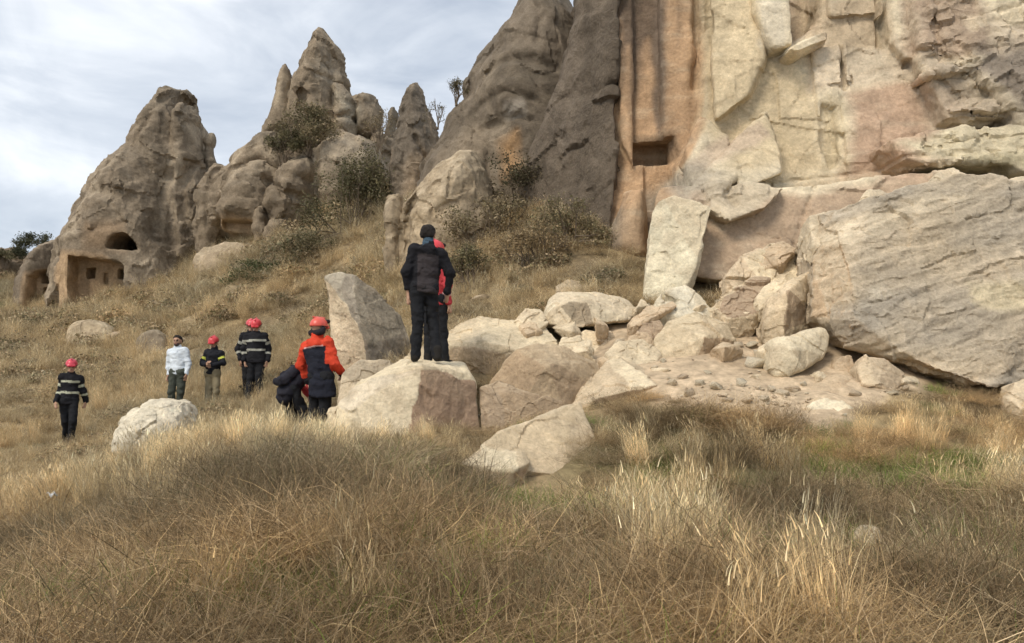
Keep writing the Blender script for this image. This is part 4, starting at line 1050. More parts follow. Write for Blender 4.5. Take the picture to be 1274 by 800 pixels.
V = np.stack([cx[:, None] + sz[:, None] * (x * ca[:, None] - y2 * sa[:, None]), cy[:, None] + sz[:, None] * (x * sa[:, None] + y2 * ca[:, None]), cz[:, None] + sz[:, None] * (z2 + .15)], 2).reshape(-1, 3)
F = (cf[None] + (np.arange(m) * len(cv))[:, None, None]).reshape(-1, 3)
tones = np.array([(.60,.49,.345), (.50,.39,.27), (.55,.44,.31), (.40,.31,.22), (.64,.55,.41)])[rg.integers(5, size=m)]
tag(obj('gravel', mesh('gravel', V, F, np.concatenate([np.repeat(tones, len(cv), 0), np.full((len(V), 1), .3)], 1), smooth=False, mat=M_ROCK)), 'angular gravel and rock chips strewn over the dirt of the fall', 'gravel', kind='stuff')

# a scrap of litter in the grass
g = gpt(64, 640)
lv = []; lf = []
for i in range(6):
    for j in range(5):
        lv.append((i * .016 - .04, j * .016 - .03, .02 + .018 * math.sin(i * 1.7 + j) + .012 * math.cos(j * 2.3 - i)))
for i in range(5):
    for j in range(4): lf.append((i * 5 + j, i * 5 + j + 1, i * 5 + j + 6, i * 5 + j + 5))
lt = obj('paper_scrap', mesh('paper_scrap', lv, lf, np.tile((.62, .68, .74), (len(lv), 1)), mat=M_CLOTH), loc=(g[0], g[1], g[2] + .16))
so = lt.modifiers.new('thickness', 'SOLIDIFY'); so.thickness = .003
tag(lt, 'crumpled pale blue-white scrap of litter caught in the grass', 'litter')

# ------------------------------------------------------------------ grass and scrub
def strip_blades(base, dirs, L_, w, droop, seg, cb, ct, rg, curl=0.0):
    """many tapering blades as one mesh: base (n,3), dirs (n,3) unit, length, width, droop"""
    n = len(base)
    up = np.array((0, 0, 1.0))
    side = np.cross(dirs, up + rg.normal(0, .4, (n, 3))); side /= np.linalg.norm(side, axis=1, keepdims=True) + 1e-6
    out = dirs.copy(); out[:, 2] = 0; out /= np.linalg.norm(out, axis=1, keepdims=True) + 1e-6
    V = []; C = []
    cr = rg.normal(0, curl, (n, 3)) if curl else None
    for k in range(seg + 1):
        t = k / seg
        p = base + dirs * (L_ * t)[:, None] + (out * .55 - up * .75) * (droop * L_ * t ** 2)[:, None]
        if curl: p = p + cr * (L_ * math.sin(t * 3.1))[:, None] + np.roll(cr, 1, 1) * (L_ * t * t)[:, None]
        ww = w * (1 - t * .85) * .5
        V += [p - side * ww[:, None], p + side * ww[:, None]]
        c = cb * (1 - t) + ct * t
        C += [c, c]
    V = np.stack(V, 1).reshape(-1, 3); C = np.stack(C, 1).reshape(-1, 3)
    m = 2 * (seg + 1)
    q = np.concatenate([np.stack([np.arange(n) * m + 2 * k + a for a in (0, 1, 3, 2)], 1) for k in range(seg)])
    return V, q, C
def leaf_quads(cen, nrm, sz, colr, rg):
    n = len(cen)
    a = np.cross(nrm, rg.normal(size=(n, 3))); a /= np.linalg.norm(a, axis=1, keepdims=True) + 1e-6
    b = np.cross(nrm, a)
    sz = sz[:, None]
    V = np.stack([cen - a * sz, cen + b * sz * .45, cen + a * sz, cen - b * sz * .45], 1).reshape(-1, 3)
    q = np.arange(4 * n).reshape(n, 4)
    return V, q, np.repeat(colr, 4, 0)
def join(parts):
    V, Q, C = [], [], []; o = 0
    for v, q, c in parts: V.append(v); Q.append(q + o); C.append(c); o += len(v)
    return np.concatenate(V), np.concatenate(Q), np.concatenate(C)
def cvar(rg, n, cols, j=.24):
    cols = np.array(cols); c = cols[rg.integers(len(cols), size=n)]
    return c * (1 + rg.normal(0, j, (n, 1)))
def ang(rg, n, tilt, sd, lean=(0, 0)):
    a = rg.random(n) * 6.283; t = np.abs(rg.normal(tilt, sd, n))
    d = np.stack([np.cos(a) * np.sin(t) + lean[0], np.sin(a) * np.sin(t) + lean[1], np.cos(t)], 1)
    return d / np.linalg.norm(d, axis=1, keepdims=True)
def disc(rg, n, r):
    a = rg.random(n) * 6.283; q = r * np.sqrt(rg.random(n))
    return np.stack([np.cos(a) * q, np.sin(a) * q, np.full(n, -.02)], 1)
STRAW = [(.64,.52,.32), (.58,.46,.27), (.68,.58,.39), (.52,.40,.23)]
DRYG = [(.46,.35,.195), (.39,.29,.165), (.52,.40,.23), (.33,.25,.145)]
GREYB = [(.34,.255,.15), (.42,.32,.195), (.27,.195,.115), (.50,.39,.25)]
GREEN = [(.15,.23,.045), (.20,.27,.065), (.12,.19,.04), (.27,.31,.095)]
OLIVE = [(.20,.18,.095), (.25,.215,.115), (.16,.145,.08), (.31,.255,.15)]
clumps = {}
def reg(kind, parts): clumps.setdefault(kind, []).append(join(parts))
for v in range(4):
    rg = np.random.default_rng(100 + v)
    n = 190     # tall straw with seed heads
    b = disc(rg, n, .17); dr = ang(rg, n, .10, .14, (.12, -.02)); L_ = rg.uniform(.28, .72, n)
    c = cvar(rg, n, STRAW)
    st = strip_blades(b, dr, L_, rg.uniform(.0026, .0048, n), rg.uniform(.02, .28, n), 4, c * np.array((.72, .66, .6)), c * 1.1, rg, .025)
    hd = 34; tip = b[:hd] + dr[:hd] * (L_[:hd] * .95)[:, None]
    h2 = strip_blades(tip - dr[:hd] * .05, dr[:hd], np.full(hd, .12), np.full(hd, .009), rg.uniform(.1, .5, hd), 3, c[:hd], c[:hd] * 1.15, rg)
    lo_ = 60; c2 = cvar(rg, lo_, DRYG)
    l2 = strip_blades(disc(rg, lo_, .2), ang(rg, lo_, .8, .3), rg.uniform(.12, .3, lo_), np.full(lo_, .005), rg.uniform(.1, .5, lo_), 3, c2 * .8, c2, rg, .06)
    reg('tall', [st, h2, l2])
    n = 340    # short tuft
    c = cvar(rg, n, STRAW + DRYG)
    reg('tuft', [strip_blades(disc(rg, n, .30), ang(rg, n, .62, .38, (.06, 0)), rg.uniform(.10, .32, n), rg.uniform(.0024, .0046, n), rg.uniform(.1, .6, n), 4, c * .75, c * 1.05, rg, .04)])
    n = 340    # matted, fallen
    c = cvar(rg, n, DRYG + GREYB)
    reg('mat', [strip_blades(disc(rg, n, .33) + np.array((0, 0, .03)) + np.stack([np.zeros(n), np.zeros(n), rg.random(n) * .06], 1), ang(rg, n, 1.15, .28), rg.uniform(.18, .5, n), rg.uniform(.0024, .0046, n), rg.uniform(.0, .35, n), 4, c, c * 1.05, rg, .11)])
    n = 300    # wiry dead scrub dome
    c = cvar(rg, n, GREYB)
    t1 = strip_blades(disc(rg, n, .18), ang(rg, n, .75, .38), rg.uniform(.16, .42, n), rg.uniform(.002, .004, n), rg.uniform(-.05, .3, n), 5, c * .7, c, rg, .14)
    k = 200; cen = rg.normal(size=(k, 3)); cen /= np.linalg.norm(cen, axis=1, keepdims=True); cen[:, 2] = np.abs(cen[:, 2]); cen *= np.array((.33, .33, .27)) * rg.uniform(.5, 1.02, (k, 1))
    c2 = cvar(rg, k, GREYB + OLIVE)
    dd = rg.normal(size=(k, 3)); dd /= np.linalg.norm(dd, axis=1, keepdims=True)
    t2 = strip_blades(cen, dd, rg.uniform(.05, .14, k), np.full(k, .0028), np.zeros(k), 2, c2, c2, rg, .2)
    reg('scrub', [t1, t2])
    n = 190    # green shoots
    c = cvar(rg, n, GREEN)
    reg('green', [strip_blades(disc(rg, n, .28), ang(rg, n, .35, .25), rg.uniform(.10, .30, n), rg.uniform(.003, .0055, n), rg.uniform(.1, .5, n), 4, c * .8, c * 1.1, rg, .03)])
    # low cushion shrub for the far slopes
    k = 520; cen = rg.normal(size=(k, 3)); cen /= np.linalg.norm(cen, axis=1, keepdims=True); cen[:, 2] = np.abs(cen[:, 2]); nr = cen.copy()
    bump = 1 + .25 * np.sin(cen[:, 0:1] * 7 + v) * np.cos(cen[:, 1:2] * 6)
    cen *= np.array((.5, .5, .36)) * rg.uniform(.7, 1.05, (k, 1)) * bump
    c = cvar(rg, k, OLIVE + GREYB, .2)
    lq = leaf_quads(cen, nr + rg.normal(0, .6, nr.shape), rg.uniform(.02, .05, k), c, rg)
    n = 90; c2 = cvar(rg, n, GREYB)
    tw = strip_blades(disc(rg, n, .15), ang(rg, n, .7, .4), rg.uniform(.3, .6, n), np.full(n, .008), rg.uniform(0, .2, n), 3, c2 * .7, c2, rg, .1)
    reg('cushion', [lq, tw])

def scatter(name, kind, pts, scale, tint, tilt=.12):
    """one object: clumps of one kind set on the ground at these points"""
    n = len(pts); rg = np.random.default_rng(len(name) * 13 + n)
    src = bpy.data.collections.new(name + '_clumps')        # not in the scene itself
    for k, (v, q, c) in enumerate(clumps[kind]):
        src.objects.link(bpy.data.objects.new('%s_clump_%d' % (name, k), mesh(name + '_clump', v, q, np.clip(c, .01, .9), smooth=False, mat=M_GRASS)))
    me = bpy.data.meshes.new(name)
    me.vertices.add(n); me.vertices.foreach_set('co', np.asarray(pts, np.float32).ravel())
    rot = np.stack([rg.normal(0, tilt, n), rg.normal(0, tilt, n), rg.random(n) * 6.283], 1).astype(np.float32)
    for nm, ty, key, val in (('rot', 'FLOAT_VECTOR', 'vector', rot), ('scl', 'FLOAT_VECTOR', 'vector', np.asarray(scale, np.float32)), ('tint', 'FLOAT_COLOR', 'color', np.concatenate([tint, np.ones((n, 1))], 1).astype(np.float32)), ('idx', 'INT', 'value', rg.integers(len(clumps[kind]), size=n).astype(np.int32))):
        a = me.attributes.new(nm, ty, 'POINT'); a.data.foreach_set(key, np.ascontiguousarray(val).ravel())
    o = obj(name, me)
    ng = bpy.data.node_groups.new(name, 'GeometryNodeTree')
    ng.interface.new_socket('Geometry', in_out='INPUT', socket_type='NodeSocketGeometry'); ng.interface.new_socket('Geometry', in_out='OUTPUT', socket_type='NodeSocketGeometry')
    gi, go = N(ng, 'NodeGroupInput'), N(ng, 'NodeGroupOutput')
    ip = N(ng, 'GeometryNodeInstanceOnPoints'); ci = N(ng, 'GeometryNodeCollectionInfo')
    ci.inputs['Collection'].default_value = src; ci.inputs['Separate Children'].default_value = True; ci.inputs['Reset Children'].default_value = True
    ip.inputs['Pick Instance'].default_value = True
    def na(nm, ty): 
        x = N(ng, 'GeometryNodeInputNamedAttribute', data_type=ty); x.inputs[0].default_value = nm; return x.outputs[0]
    l = ng.links.new
    l(gi.outputs[0], ip.inputs['Points']); l(ci.outputs[0], ip.inputs['Instance'])
    l(na('idx', 'INT'), ip.inputs['Instance Index']); l(na('rot', 'FLOAT_VECTOR'), ip.inputs['Rotation']); l(na('scl', 'FLOAT_VECTOR'), ip.inputs['Scale'])
    l(ip.outputs[0], go.inputs[0])
    md = o.modifiers.new('scatter', 'NODES'); md.node_group = ng
    return o

def sample(n, y0, y1, power=0.0, spread=.80):
    """random places on the fan of ground in front of the camera"""
    rg = np.random.default_rng(int(n + y0 * 100))
    t = rg.random(n)
    y = (y0 ** (2 - power) + t * (y1 ** (2 - power) - y0 ** (2 - power))) ** (1 / (2 - power))
    x = (rg.random(n) * 2 - 1) * spread * (y + 1.0)
    z = tz(x, y)
    p = np.stack([x, y, z], 1)
    keep = top(x, y) < z + .02
    # stay clear of the rocks' feet
    for dx, dy in ((.07, 0), (-.07, 0), (0, .07), (0, -.1)): keep &= top(x + dx, y + dy) < z + .12
    return p[keep]
def blobs(px, py, lst):
    m = np.zeros(len(px))
    for cx, cy, rx, ry, a in lst: m = np.maximum(m, a * np.clip(1.35 - np.sqrt(((px - cx) / rx) ** 2 + ((py - cy) / ry) ** 2), 0, 1))
    return np.clip(m, 0, 1)
TALL = [(330,548,170,34,1),(420,552,90,22,.8),(60,625,110,34,.9),(170,590,90,30,.9),(825,665,55,60,1),(768,680,22,50,1),(1000,775,55,55,1),(960,800,40,30,.8),(1150,545,150,24,.7),(1262,640,40,90,.8),(880,590,100,34,1),(505,560,70,20,.6),(1180,600,40,25,.4),(430,720,25,60,.5),(620,660,20,30,.35),(170,790,30,30,.8),(780,560,60,25,.6),(1230,760,50,40,.5), (20,545,40,30,.7),(110,550,25,14,.5)]
SCRB = [(420,640,220,50,1),(1170,690,130,45,1),(1000,640,110,40,.9),(620,770,130,45,1),(230,690,130,50,.8),(1200,780,100,35,.9),(720,720,70,35,.7),(560,610,70,25,.8),(880,760,60,40,.6),(80,700,80,40,.5),(960,590,60,20,.6)]
GRNB = [(930,600,60,16,1),(700,660,60,20,1),(850,640,25,40,.8),(690,640,80,30,1),(870,720,60,40,.8),(1010,710,110,35,1),(330,770,200,25,.8),(1160,600,130,22,1),(640,790,110,30,.8),(840,600,60,25,.7),(90,785,90,20,.8),(980,600,60,16,.7),(560,700,90,30,.5),(1230,720,50,30,.5), (780,600,50,30,.5), (560,640,50,15,.6)]
p = sample(4600, 3.4, 12.5, .5)
px, py = to_px(p)
rg = np.random.default_rng(5)
dirt = np.clip(.5 - poly_sd(px + rg.normal(0, 10, len(px)), py + rg.normal(0, 6, len(px)), DIRT) / 16, 0, 1)
n1 = fbm(p, .9, 3, 41); n2 = fbm(p, .5, 2, 44)
keep = (rg.random(len(p)) > dirt * 1.2) & (rg.random(len(p)) < .80 + .5 * n2) & ~((poly_sd(px, py, [(560,590),(640,560),(740,600),(700,650),(600,655),(560,630)]) < 0) & (rg.random(len(p)) < .75))
p, px, py, n1, n2 = p[keep], px[keep], py[keep], n1[keep], n2[keep]
n3 = fbm(p, .45, 2, 52); n4 = fbm(p, .6, 2, 57)
wt = blobs(px + 25 * n1, py + 10 * n2, TALL) * 3.4 * np.clip(.75 + 1.2 * n3, .1, 1) + np.clip(n3 * 1.3 - .7, 0, 1) * .5
ws = blobs(px + 25 * n2, py + 10 * n1, SCRB) * 2.4 * np.clip(.55 + 1.4 * n4, .05, 1) + np.clip(n4 * 1.5 - .35, 0, 1) * .8
wg = blobs(px, py, GRNB) * 8.0 * np.clip(.55 + n2 * 1.6, 0, 1) + np.clip(n2 * 1.6 - .35, 0, 1) * .8 + .03
wm = .75 + .5 * np.clip(-n1, 0, 1); wu = .40 + .2 * n2
Wt = np.stack([wt, wu, wm, ws, wg], 1).clip(0.0); Wt /= Wt.sum(1, keepdims=True)
kind = (rg.random(len(p))[:, None] > np.cumsum(Wt, 1)).sum(1)
hue = fbm(p, 1.7, 3, 47)
zone = blobs(px + 30 * n1, py + 12 * n2, SCRB) * (1 - blobs(px, py, TALL))      # darker tint over the scrub patches, outside tall grass
def tints(m, a=.16, warm=.08):
    k = m.sum(); b = 1 + rg.normal(0, a, (k, 1)); h = (hue[m] * .9 + rg.normal(0, .3, k))[:, None]
    return np.clip(b * np.concatenate([1 + warm * h, np.ones((k, 1)), 1 - 1.2 * warm * h], 1), .4, 1.7)
for i, (nm, kd, lb, ct, s0) in enumerate((('tall_dry_grass', 'tall', 'tall golden dry grass in tufts across the near bank', 'grass', (.75, 1.15)), ('dry_grass', 'tuft', 'short dry straw-coloured grass covering the near bank', 'grass', (.7, 1.15)),
        ('matted_grass', 'mat', 'fallen grey-brown matted grass between the tufts', 'grass', (.8, 1.4)), ('dead_scrub', 'scrub', 'wiry grey-brown dead scrub on the near bank', 'scrub', (1.0, 2.0)), ('green_grass', 'green', 'green shoots growing through the dry grass', 'grass', (1.0, 1.6)))):
    m = kind == i
    sc = rg.uniform(s0[0], s0[1], (m.sum(), 1)) * np.ones((1, 3)); sc[:, 2] *= rg.uniform(.8, 1.2, m.sum())
    sc *= np.maximum(np.clip(1.0 - (p[m][:, 1] - 6.5) * .14, .5, 1.0), .85 * (px[m] > 770) * (px[m] < 1010) * (p[m][:, 1] < 9.8))[:, None] * (.78 if kd == 'tall' else .9)
    sc[:, :2] *= 1.15
    tag(scatter(nm, kd, p[m], sc, tints(m) * {'tall': 1.28, 'tuft': 1.1, 'mat': .98, 'scrub': .66, 'green': 1.0}[kd] * (1 - .12 * zone[m])[:, None] * np.clip(1.04 + .75 * n4[m], .5, 1.3)[:, None] * np.array((1.03, 1.0, .95))), lb, ct, kind='stuff')  # noise tint varies the clumps; its dark ones imitate shaded hollows
# the slopes behind: grass in larger clumps, cushions of scrub
p = np.concatenate([sample(9500, 12.0, 60.0, .75, .72), sample(2600, 12.0, 26.0, .5, .5)])
px, py = to_px(p); n1 = fbm(p, 4.0, 3, 61); n2 = fbm(p, 1.6, 2, 64); hue = n1
dirt = np.clip(.5 - poly_sd(px + rg.normal(0, 10, len(px)), py + rg.normal(0, 6, len(px)), DIRT) / 20, 0, 1) * (p[:, 1] < 19)
keep = (rg.random(len(p)) > dirt * 1.2) & (rg.random(len(p)) < .85 + .6 * n2)
p, px, py, n1, n2, hue = p[keep], px[keep], py[keep], n1[keep], n2[keep], hue[keep]
wc = np.clip(.04 + n2 * .30 + .3 * blobs(px, py, [(640,290,110,50,1),(330,345,60,22,.9),(60,410,90,40,.7),(200,385,80,25,.6),(60,470,80,40,.8),(650,340,90,30,.7),(130,470,60,30,.6),(380,300,40,40,.6),(300,390,90,25,.6),(580,400,40,15,.6)]), 0, .75)
wt = np.clip(.25 + n1 * .6, .03, .7) + .6 * blobs(px, py, [(600,365,50,18,1),(190,470,50,25,1),(20,530,60,20,1),(440,340,60,25,.8),(250,345,50,15,.8),(700,310,40,12,.6),(330,430,80,30,.5)])
r = rg.random(len(p)); kind = np.where(r < wc, 0, np.where(r < wc + (1 - wc) * np.clip(wt, 0, .8), 1, 2))
far = np.clip(p[:, 1] / 22, .8, 1.7)
for i, (nm, kd, lb, ct, s0) in enumerate((('hillside_scrub', 'cushion', 'low olive-brown cushions of scrub dotting the hillside', 'scrub', (.35, 1.15)), ('hillside_tall_grass', 'tall', 'golden dry grass on the hillside below the spires', 'grass', (.7, 1.1)), ('hillside_grass', 'tuft', 'short dull dry grass covering the hillside', 'grass', (1.2, 2.1)))):
    m = kind == i
    sc = rg.uniform(s0[0], s0[1], (m.sum(), 1)) * np.ones((1, 3)) * far[m][:, None]; sc[:, 2] *= rg.uniform(.7, 1.0, m.sum())
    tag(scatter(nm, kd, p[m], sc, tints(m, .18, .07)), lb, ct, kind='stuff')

# ------------------------------------------------------------------ shrubs and the lone tree
def shrub(name, label, cat, px, py, d, rx, rz, leaves, cols, leaf=.05, stems=9, bare=.3, seed=0, ry=None, trunk=None, group=None, twigc=(.16,.125,.09)):
    rg = np.random.default_rng(seed)
    base = P(px, py, d); ry = ry or rx * .8
    root = obj(name, None, loc=base); tag(root, label, cat, group)
    segs = []; tips = []
    def grow(p, dr, ln, r, lv):
        q = p + dr * ln
        segs.append((p, q, r, r * .65))
        if lv == 0: tips.append(q); return
        for k in range(rg.integers(2, 4)):
            e = dr + rg.normal(0, .45, 3); e /= np.linalg.norm(e); grow(q, e, ln * rg.uniform(.55, .85), r * .62, lv - 1)
    if trunk: starts = [(np.zeros(3), np.array((rg.normal(0, .1), 0, 1.0)), trunk)] 
    else: starts = [(np.array((rg.normal(0, .05) * rx, rg.normal(0, .05) * ry, -.1)), None, None) for _ in range(stems)]
    for p0, dr, tl in starts:
        if dr is None:
            a = rg.random() * 6.28; t = rg.uniform(.1, .9); dr = np.array((math.cos(a) * math.sin(t), math.sin(a) * math.sin(t), math.cos(t)))
        grow(p0, dr / np.linalg.norm(dr), tl or rz * .42, .02 + rz * .012, 4 if trunk else 3)
    pts = np.array([[*a, *b] for a, b, _, _ in segs]); al = np.concatenate([pts[:, :3], pts[:, 3:]])
    scl = np.array((rx / np.quantile(np.abs(al[:, 0]), .96), ry / np.quantile(np.abs(al[:, 1]), .96), 2 * rz / np.quantile(al[:, 2], .98)))
    V = []; F = []
    for a, b, ra, rb in segs:
        a, b = a * scl, b * scl; e = b - a; e /= np.linalg.norm(e) + 1e-9
        u = np.cross(e, (.3, .8, .5)); u /= np.linalg.norm(u); w = np.cross(e, u); o = len(V)
        for c, r_ in ((a, ra), (b, rb)):
            for k in range(4): V.append(c + (u * math.cos(k * 1.571) + w * math.sin(k * 1.571)) * r_)
        for k in range(4): F.append((o + k, o + (k + 1) % 4, o + 4 + (k + 1) % 4, o + 4 + k))
    cs = np.tile(np.array(twigc), (len(V), 1)) * (1 + .15 * rg.normal(size=(len(V), 1)))
    obj('trunk' if trunk else 'stem', mesh('stem', V, F, np.clip(cs, .01, 1), mat=M_TWIG), root)
    tp = np.concatenate([np.array(tips), np.array([a * .4 + b * .6 for a, b, ra, rb in segs if ra < .62 ** 2 * (.02 + rz * .012) * 1.05])]) * scl
    n = int(leaves * 1.8); leaf = leaf * .62
    tt = rg.integers(len(tp), size=n); live = rg.random(len(tp)) > bare; tt = tt[live[tt]]; n = len(tt)
    cen = tp[tt] + rg.normal(0, 1, (n, 3)) * np.array((rx, ry, rz)) * .13
    cen[:, 2] = np.maximum(cen[:, 2], .02)
    bc = np.array(cols)[rg.integers(len(cols), size=len(tp))][tt]
    c = np.clip(bc * (1 + rg.normal(0, .2, (n, 1))), .01, .8)
    v, q, cc = leaf_quads(cen, rg.normal(size=(n, 3)) + (0, 0, .5), rg.uniform(.6, 1.2, n) * leaf, c, rg)
    obj('foliage' if not trunk else 'crown', mesh('foliage', v, q, cc, smooth=False, mat=M_LEAF), root)
    return root
DG = [(.12,.11,.058), (.15,.135,.07), (.18,.15,.085), (.10,.095,.05)]
BG = [(.21,.17,.095), (.26,.2,.115), (.17,.145,.08), (.3,.24,.15)]
shrub('shrub', 'large dark olive shrub with bare twigs below the horned peak', 'shrub', 438, 322, 37, 1.75, 2.1, 9000, DG, .075, 12, .1, 1)
shrub('shrub', 'brown-green shrub growing on the shoulder of the horned peak', 'shrub', 384, 190, 42.2, 1.35, 1.15, 5000, BG + DG[:2], .08, 9, .1, 2)
shrub('shrub', 'thin dark shrub above the rounded shoulders of the horned peak', 'shrub', 352, 200, 42, .9, .7, 2000, DG, .08, 7, .2, 12)
shrub('shrub', 'bare reddish twiggy shrub on the saddle beside the horned peak', 'shrub', 470, 185, 43, .9, .9, 900, BG, .06, 8, .5, 3)
shrub('shrub', 'low dark green spreading shrub on the slope below the peak', 'shrub', 322, 362, 36, 1.5, .6, 4500, [(.08,.095,.04),(.10,.11,.05),(.12,.12,.055)], .07, 9, .05, 4)
shrub('shrub', 'olive shrub at the lower edge of the large dark shrub', 'shrub', 385, 338, 35, 1.0, .75, 3000, BG + DG, .07, 8, .1, 5)
shrub('shrub', 'dark brown thicket at the crack between buttress and dark wall', 'shrub', 655, 275, 22.3, 1.0, .75, 4200, [(.10,.085,.05),(.14,.11,.065),(.08,.075,.04)], .05, 9, .1, 6)
shrub('shrub', 'olive thicket against the foot of the dark wall', 'shrub', 715, 310, 18.3, .8, .5, 3400, BG + OLIVE, .04, 9, .1, 7)
shrub('shrub', 'grey-brown thorny shrub below the pale dome', 'shrub', 610, 312, 21, .95, .62, 3200, BG, .045, 9, .2, 8)
shrub('shrub', 'dark low shrub beside the head of the helmeted companion', 'shrub', 588, 350, 17.5, .5, .35, 2200, DG + OLIVE, .035, 8, .1, 9)
shrub('shrub', 'tawny wiry shrub in the middle of the slope under the dark wall', 'shrub', 668, 335, 17.6, .7, .4, 2400, [(.3,.22,.12),(.24,.18,.1)], .04, 9, .3, 10)
shrub('shrub', 'tiny bush clinging to the skyline edge of the grey buttress', 'shrub', 567, 120, 25.5, .3, .26, 700, DG, .03, 6, .1, 11)
shrub('small_tree', 'lone dark small tree on the skyline at the hill edge', 'tree', 27, 326, 57, 1.5, .95, 3800, [(.07,.075,.045),(.09,.09,.05)], .08, 1, .1, 13, trunk=.5)
shrub('shrub', 'dark green bush at the foot of the brown earth bank', 'shrub', 4, 330, 56, 1.0, .5, 1500, DG, .08, 6, .1, 14)
shrub('shrub', 'sparse twiggy weed sticking up from the scar of the cliff base', 'shrub', 545, 152, 33, .5, .4, 300, DG, .04, 5, .4, 15)
# ------------------------------------------------------------------ people
def arr(*a): return np.array(a, float)
def seg_t(v, a, b):
    e = b - a; t = np.clip(((v - a) @ e) / (e @ e + 1e-9), 0, 1)
    return t, np.linalg.norm(v - a - t[:, None] * e, axis=1)
SKIN = (.42, .255, .175); HAIR = (.022, .018, .016)
def person(label, px, d, face, zoff=0.0, h=1.78, vox=.014, joints=None, jacket=(.012, .012, .015), jcol=None, trousers=(.014, .015, .018), boots=(.02, .018, .016), hat='helmet', helmet=(.55, .045, .05), hood=False, scarf=None, hem=.86, loose=1.0, head_pitch=0.0, head_turn=0.0, bulk=1.0, beard=False, muffs=False, at=None, pack=False, seed=0):
    J = dict(pel=arr(0, 0, .97), waist=arr(0, 0, 1.12), chest=arr(0, .0, 1.34), neck=arr(0, -.01, 1.49), head=arr(0, .02, 1.655),
             shl=arr(-.165, -.01, 1.425), shr=arr(.165, -.01, 1.425), ell=arr(-.222, -.05, 1.15), elr=arr(.222, -.05, 1.15), wrl=arr(-.228, .03, .91), wrr=arr(.228, .03, .91),
             hal=arr(-.222, .05, .78), har=arr(.222, .05, .78),
             hil=arr(-.09, 0, .93), hir=arr(.09, 0, .93), knl=arr(-.11, .03, .51), knr=arr(.11, .03, .51), anl=arr(-.12, -.02, .10), anr=arr(.12, -.02, .10), tol=arr(-.135, .13, .045), tor=arr(.135, .13, .045))
    if joints:
        for k, v in joints.items(): J[k] = np.array(v, float)
    jr = np.random.default_rng(900 + seed)                     # nobody stands alike
    for k in ('ell', 'elr', 'wrl', 'wrr', 'knl', 'knr'): J[k] = J[k] + jr.normal(0, .022, 3) * (1, 1.3, .4)
    for k in 'lr':
        J['ha' + k] = J['wr' + k] + (J['ha' + k] - J['wr' + k]) + jr.normal(0, .012, 3)
        f_ = jr.normal(0, .035, 2); J['an' + k][:2] += f_; J['to' + k][:2] += f_
    sh_ = jr.normal(0, .022); J['pel'][0] += sh_; J['hil'][0] += sh_; J['hir'][0] += sh_; J['waist'][0] += sh_ * .6; J['shl'][2] -= sh_ * .6; J['shr'][2] += sh_ * .6
    for k in ('shl', 'shr', 'ell', 'elr'): J[k][0] *= bulk
    g = P(px, 400, d) if at is None else at
    gz = float(tz([g[0]], [g[1]])[0]); t = max(float(top(g[0] + a, g[1] + b)) for a in (-.06, 0, .06) for b in (-.06, 0, .06))
    base = np.array((g[0], g[1], max(gz, t) + zoff))
    root = obj('person', None, loc=base, rot=(0, 0, face)); root.scale = (h / 1.78,) * 3
    tag(root, label, 'person')
    def bound(keys, pad): 
        a = np.array([J[k] for k in keys]); return a.min(0) - pad, a.max(0) + pad
    # --- clothing: trousers
    s = Vol(*bound(['pel', 'hil', 'hir', 'knl', 'knr', 'anl', 'anr'], .2), vox)
    for q in 'lr':
        s.rc(J['hi' + q] + (0, 0, .02), J['kn' + q], .100 * loose, .078 * loose, .03)
        s.rc(J['kn' + q], J['an' + q] + (0, .0, -.03), .076 * loose, .066 * loose, .03)
    s.rc(J['pel'] + (-.06, 0, .0), J['pel'] + (.06, 0, .0), .125, .125, .04); s.rc(J['pel'], J['waist'], .135, .13, .04, (1, 1.2, 1))
    s.disp(lambda p: .011 * fbm(p, np.array((.12, .12, .08)), 3, seed) + .005 * facet(p, .08, seed + 1), 0)
    def tcol(v):
        c = np.tile(np.array(trousers, float), (len(v), 1)); return c * (1 + .15 * fbm(v, .2, 2, 3)[:, None])
    def build(nm, s, cf, mat, par=root, lo=None):
        v, q = s.nets()
        if s.dl:
            n = vnormals(v, q); v = (v - n * sum(f(v) for f in s.dl)[:, None]).astype(np.float32)
        return obj(nm, mesh(nm, v, q, np.clip(cf(v), .004, .95), mat=mat), par)
    build('trousers', s, tcol, M_CLOTH)
    # --- jacket
    s = Vol(*bound(['pel', 'chest', 'neck', 'shl', 'shr', 'ell', 'elr', 'wrl', 'wrr'], .24), vox)
    ax = J['neck'] - J['pel']; ax /= np.linalg.norm(ax)
    s.rc(J['pel'] - ax * (.97 - hem - .06), J['waist'], .182 * bulk, .165 * bulk, .04, (1, 1.35, 1))
    s.rc(J['waist'], J['chest'], .165 * bulk, .178 * bulk, .05, (1, 1.4, 1))
    s.rc(J['chest'] + ax * .02, J['neck'] - ax * .06, .165 * bulk, .085, .06, (1, 1.35, 1))
    s.rc(J['shl'], J['shr'], .070, .070, .06)
    for q in 'lr':
        s.rc(J['sh' + q], J['el' + q], .074 * loose, .062 * loose, .05); s.rc(J['el' + q], J['wr' + q], .062 * loose, .050 * loose, .03)
    s.rc(J['neck'] - ax * .04, J['neck'] + ax * .045, .082, .078, .03)
    if hood: s.rc(J['neck'] + (-.05, -.09, -.05), J['neck'] + (.05, -.09, -.05), .065, .065, .05)
    # cut the hem straight
    hz = (s.X - J['pel'][0]) * ax[0] + (s.Y - J['pel'][1]) * ax[1] + (s.Z - J['pel'][2]) * ax[2]
    body_only = (np.abs(s.X - J['pel'][0]) < .24)
    cutf = np.where(body_only, (hem - .97) - hz, -1).astype(np.float32)
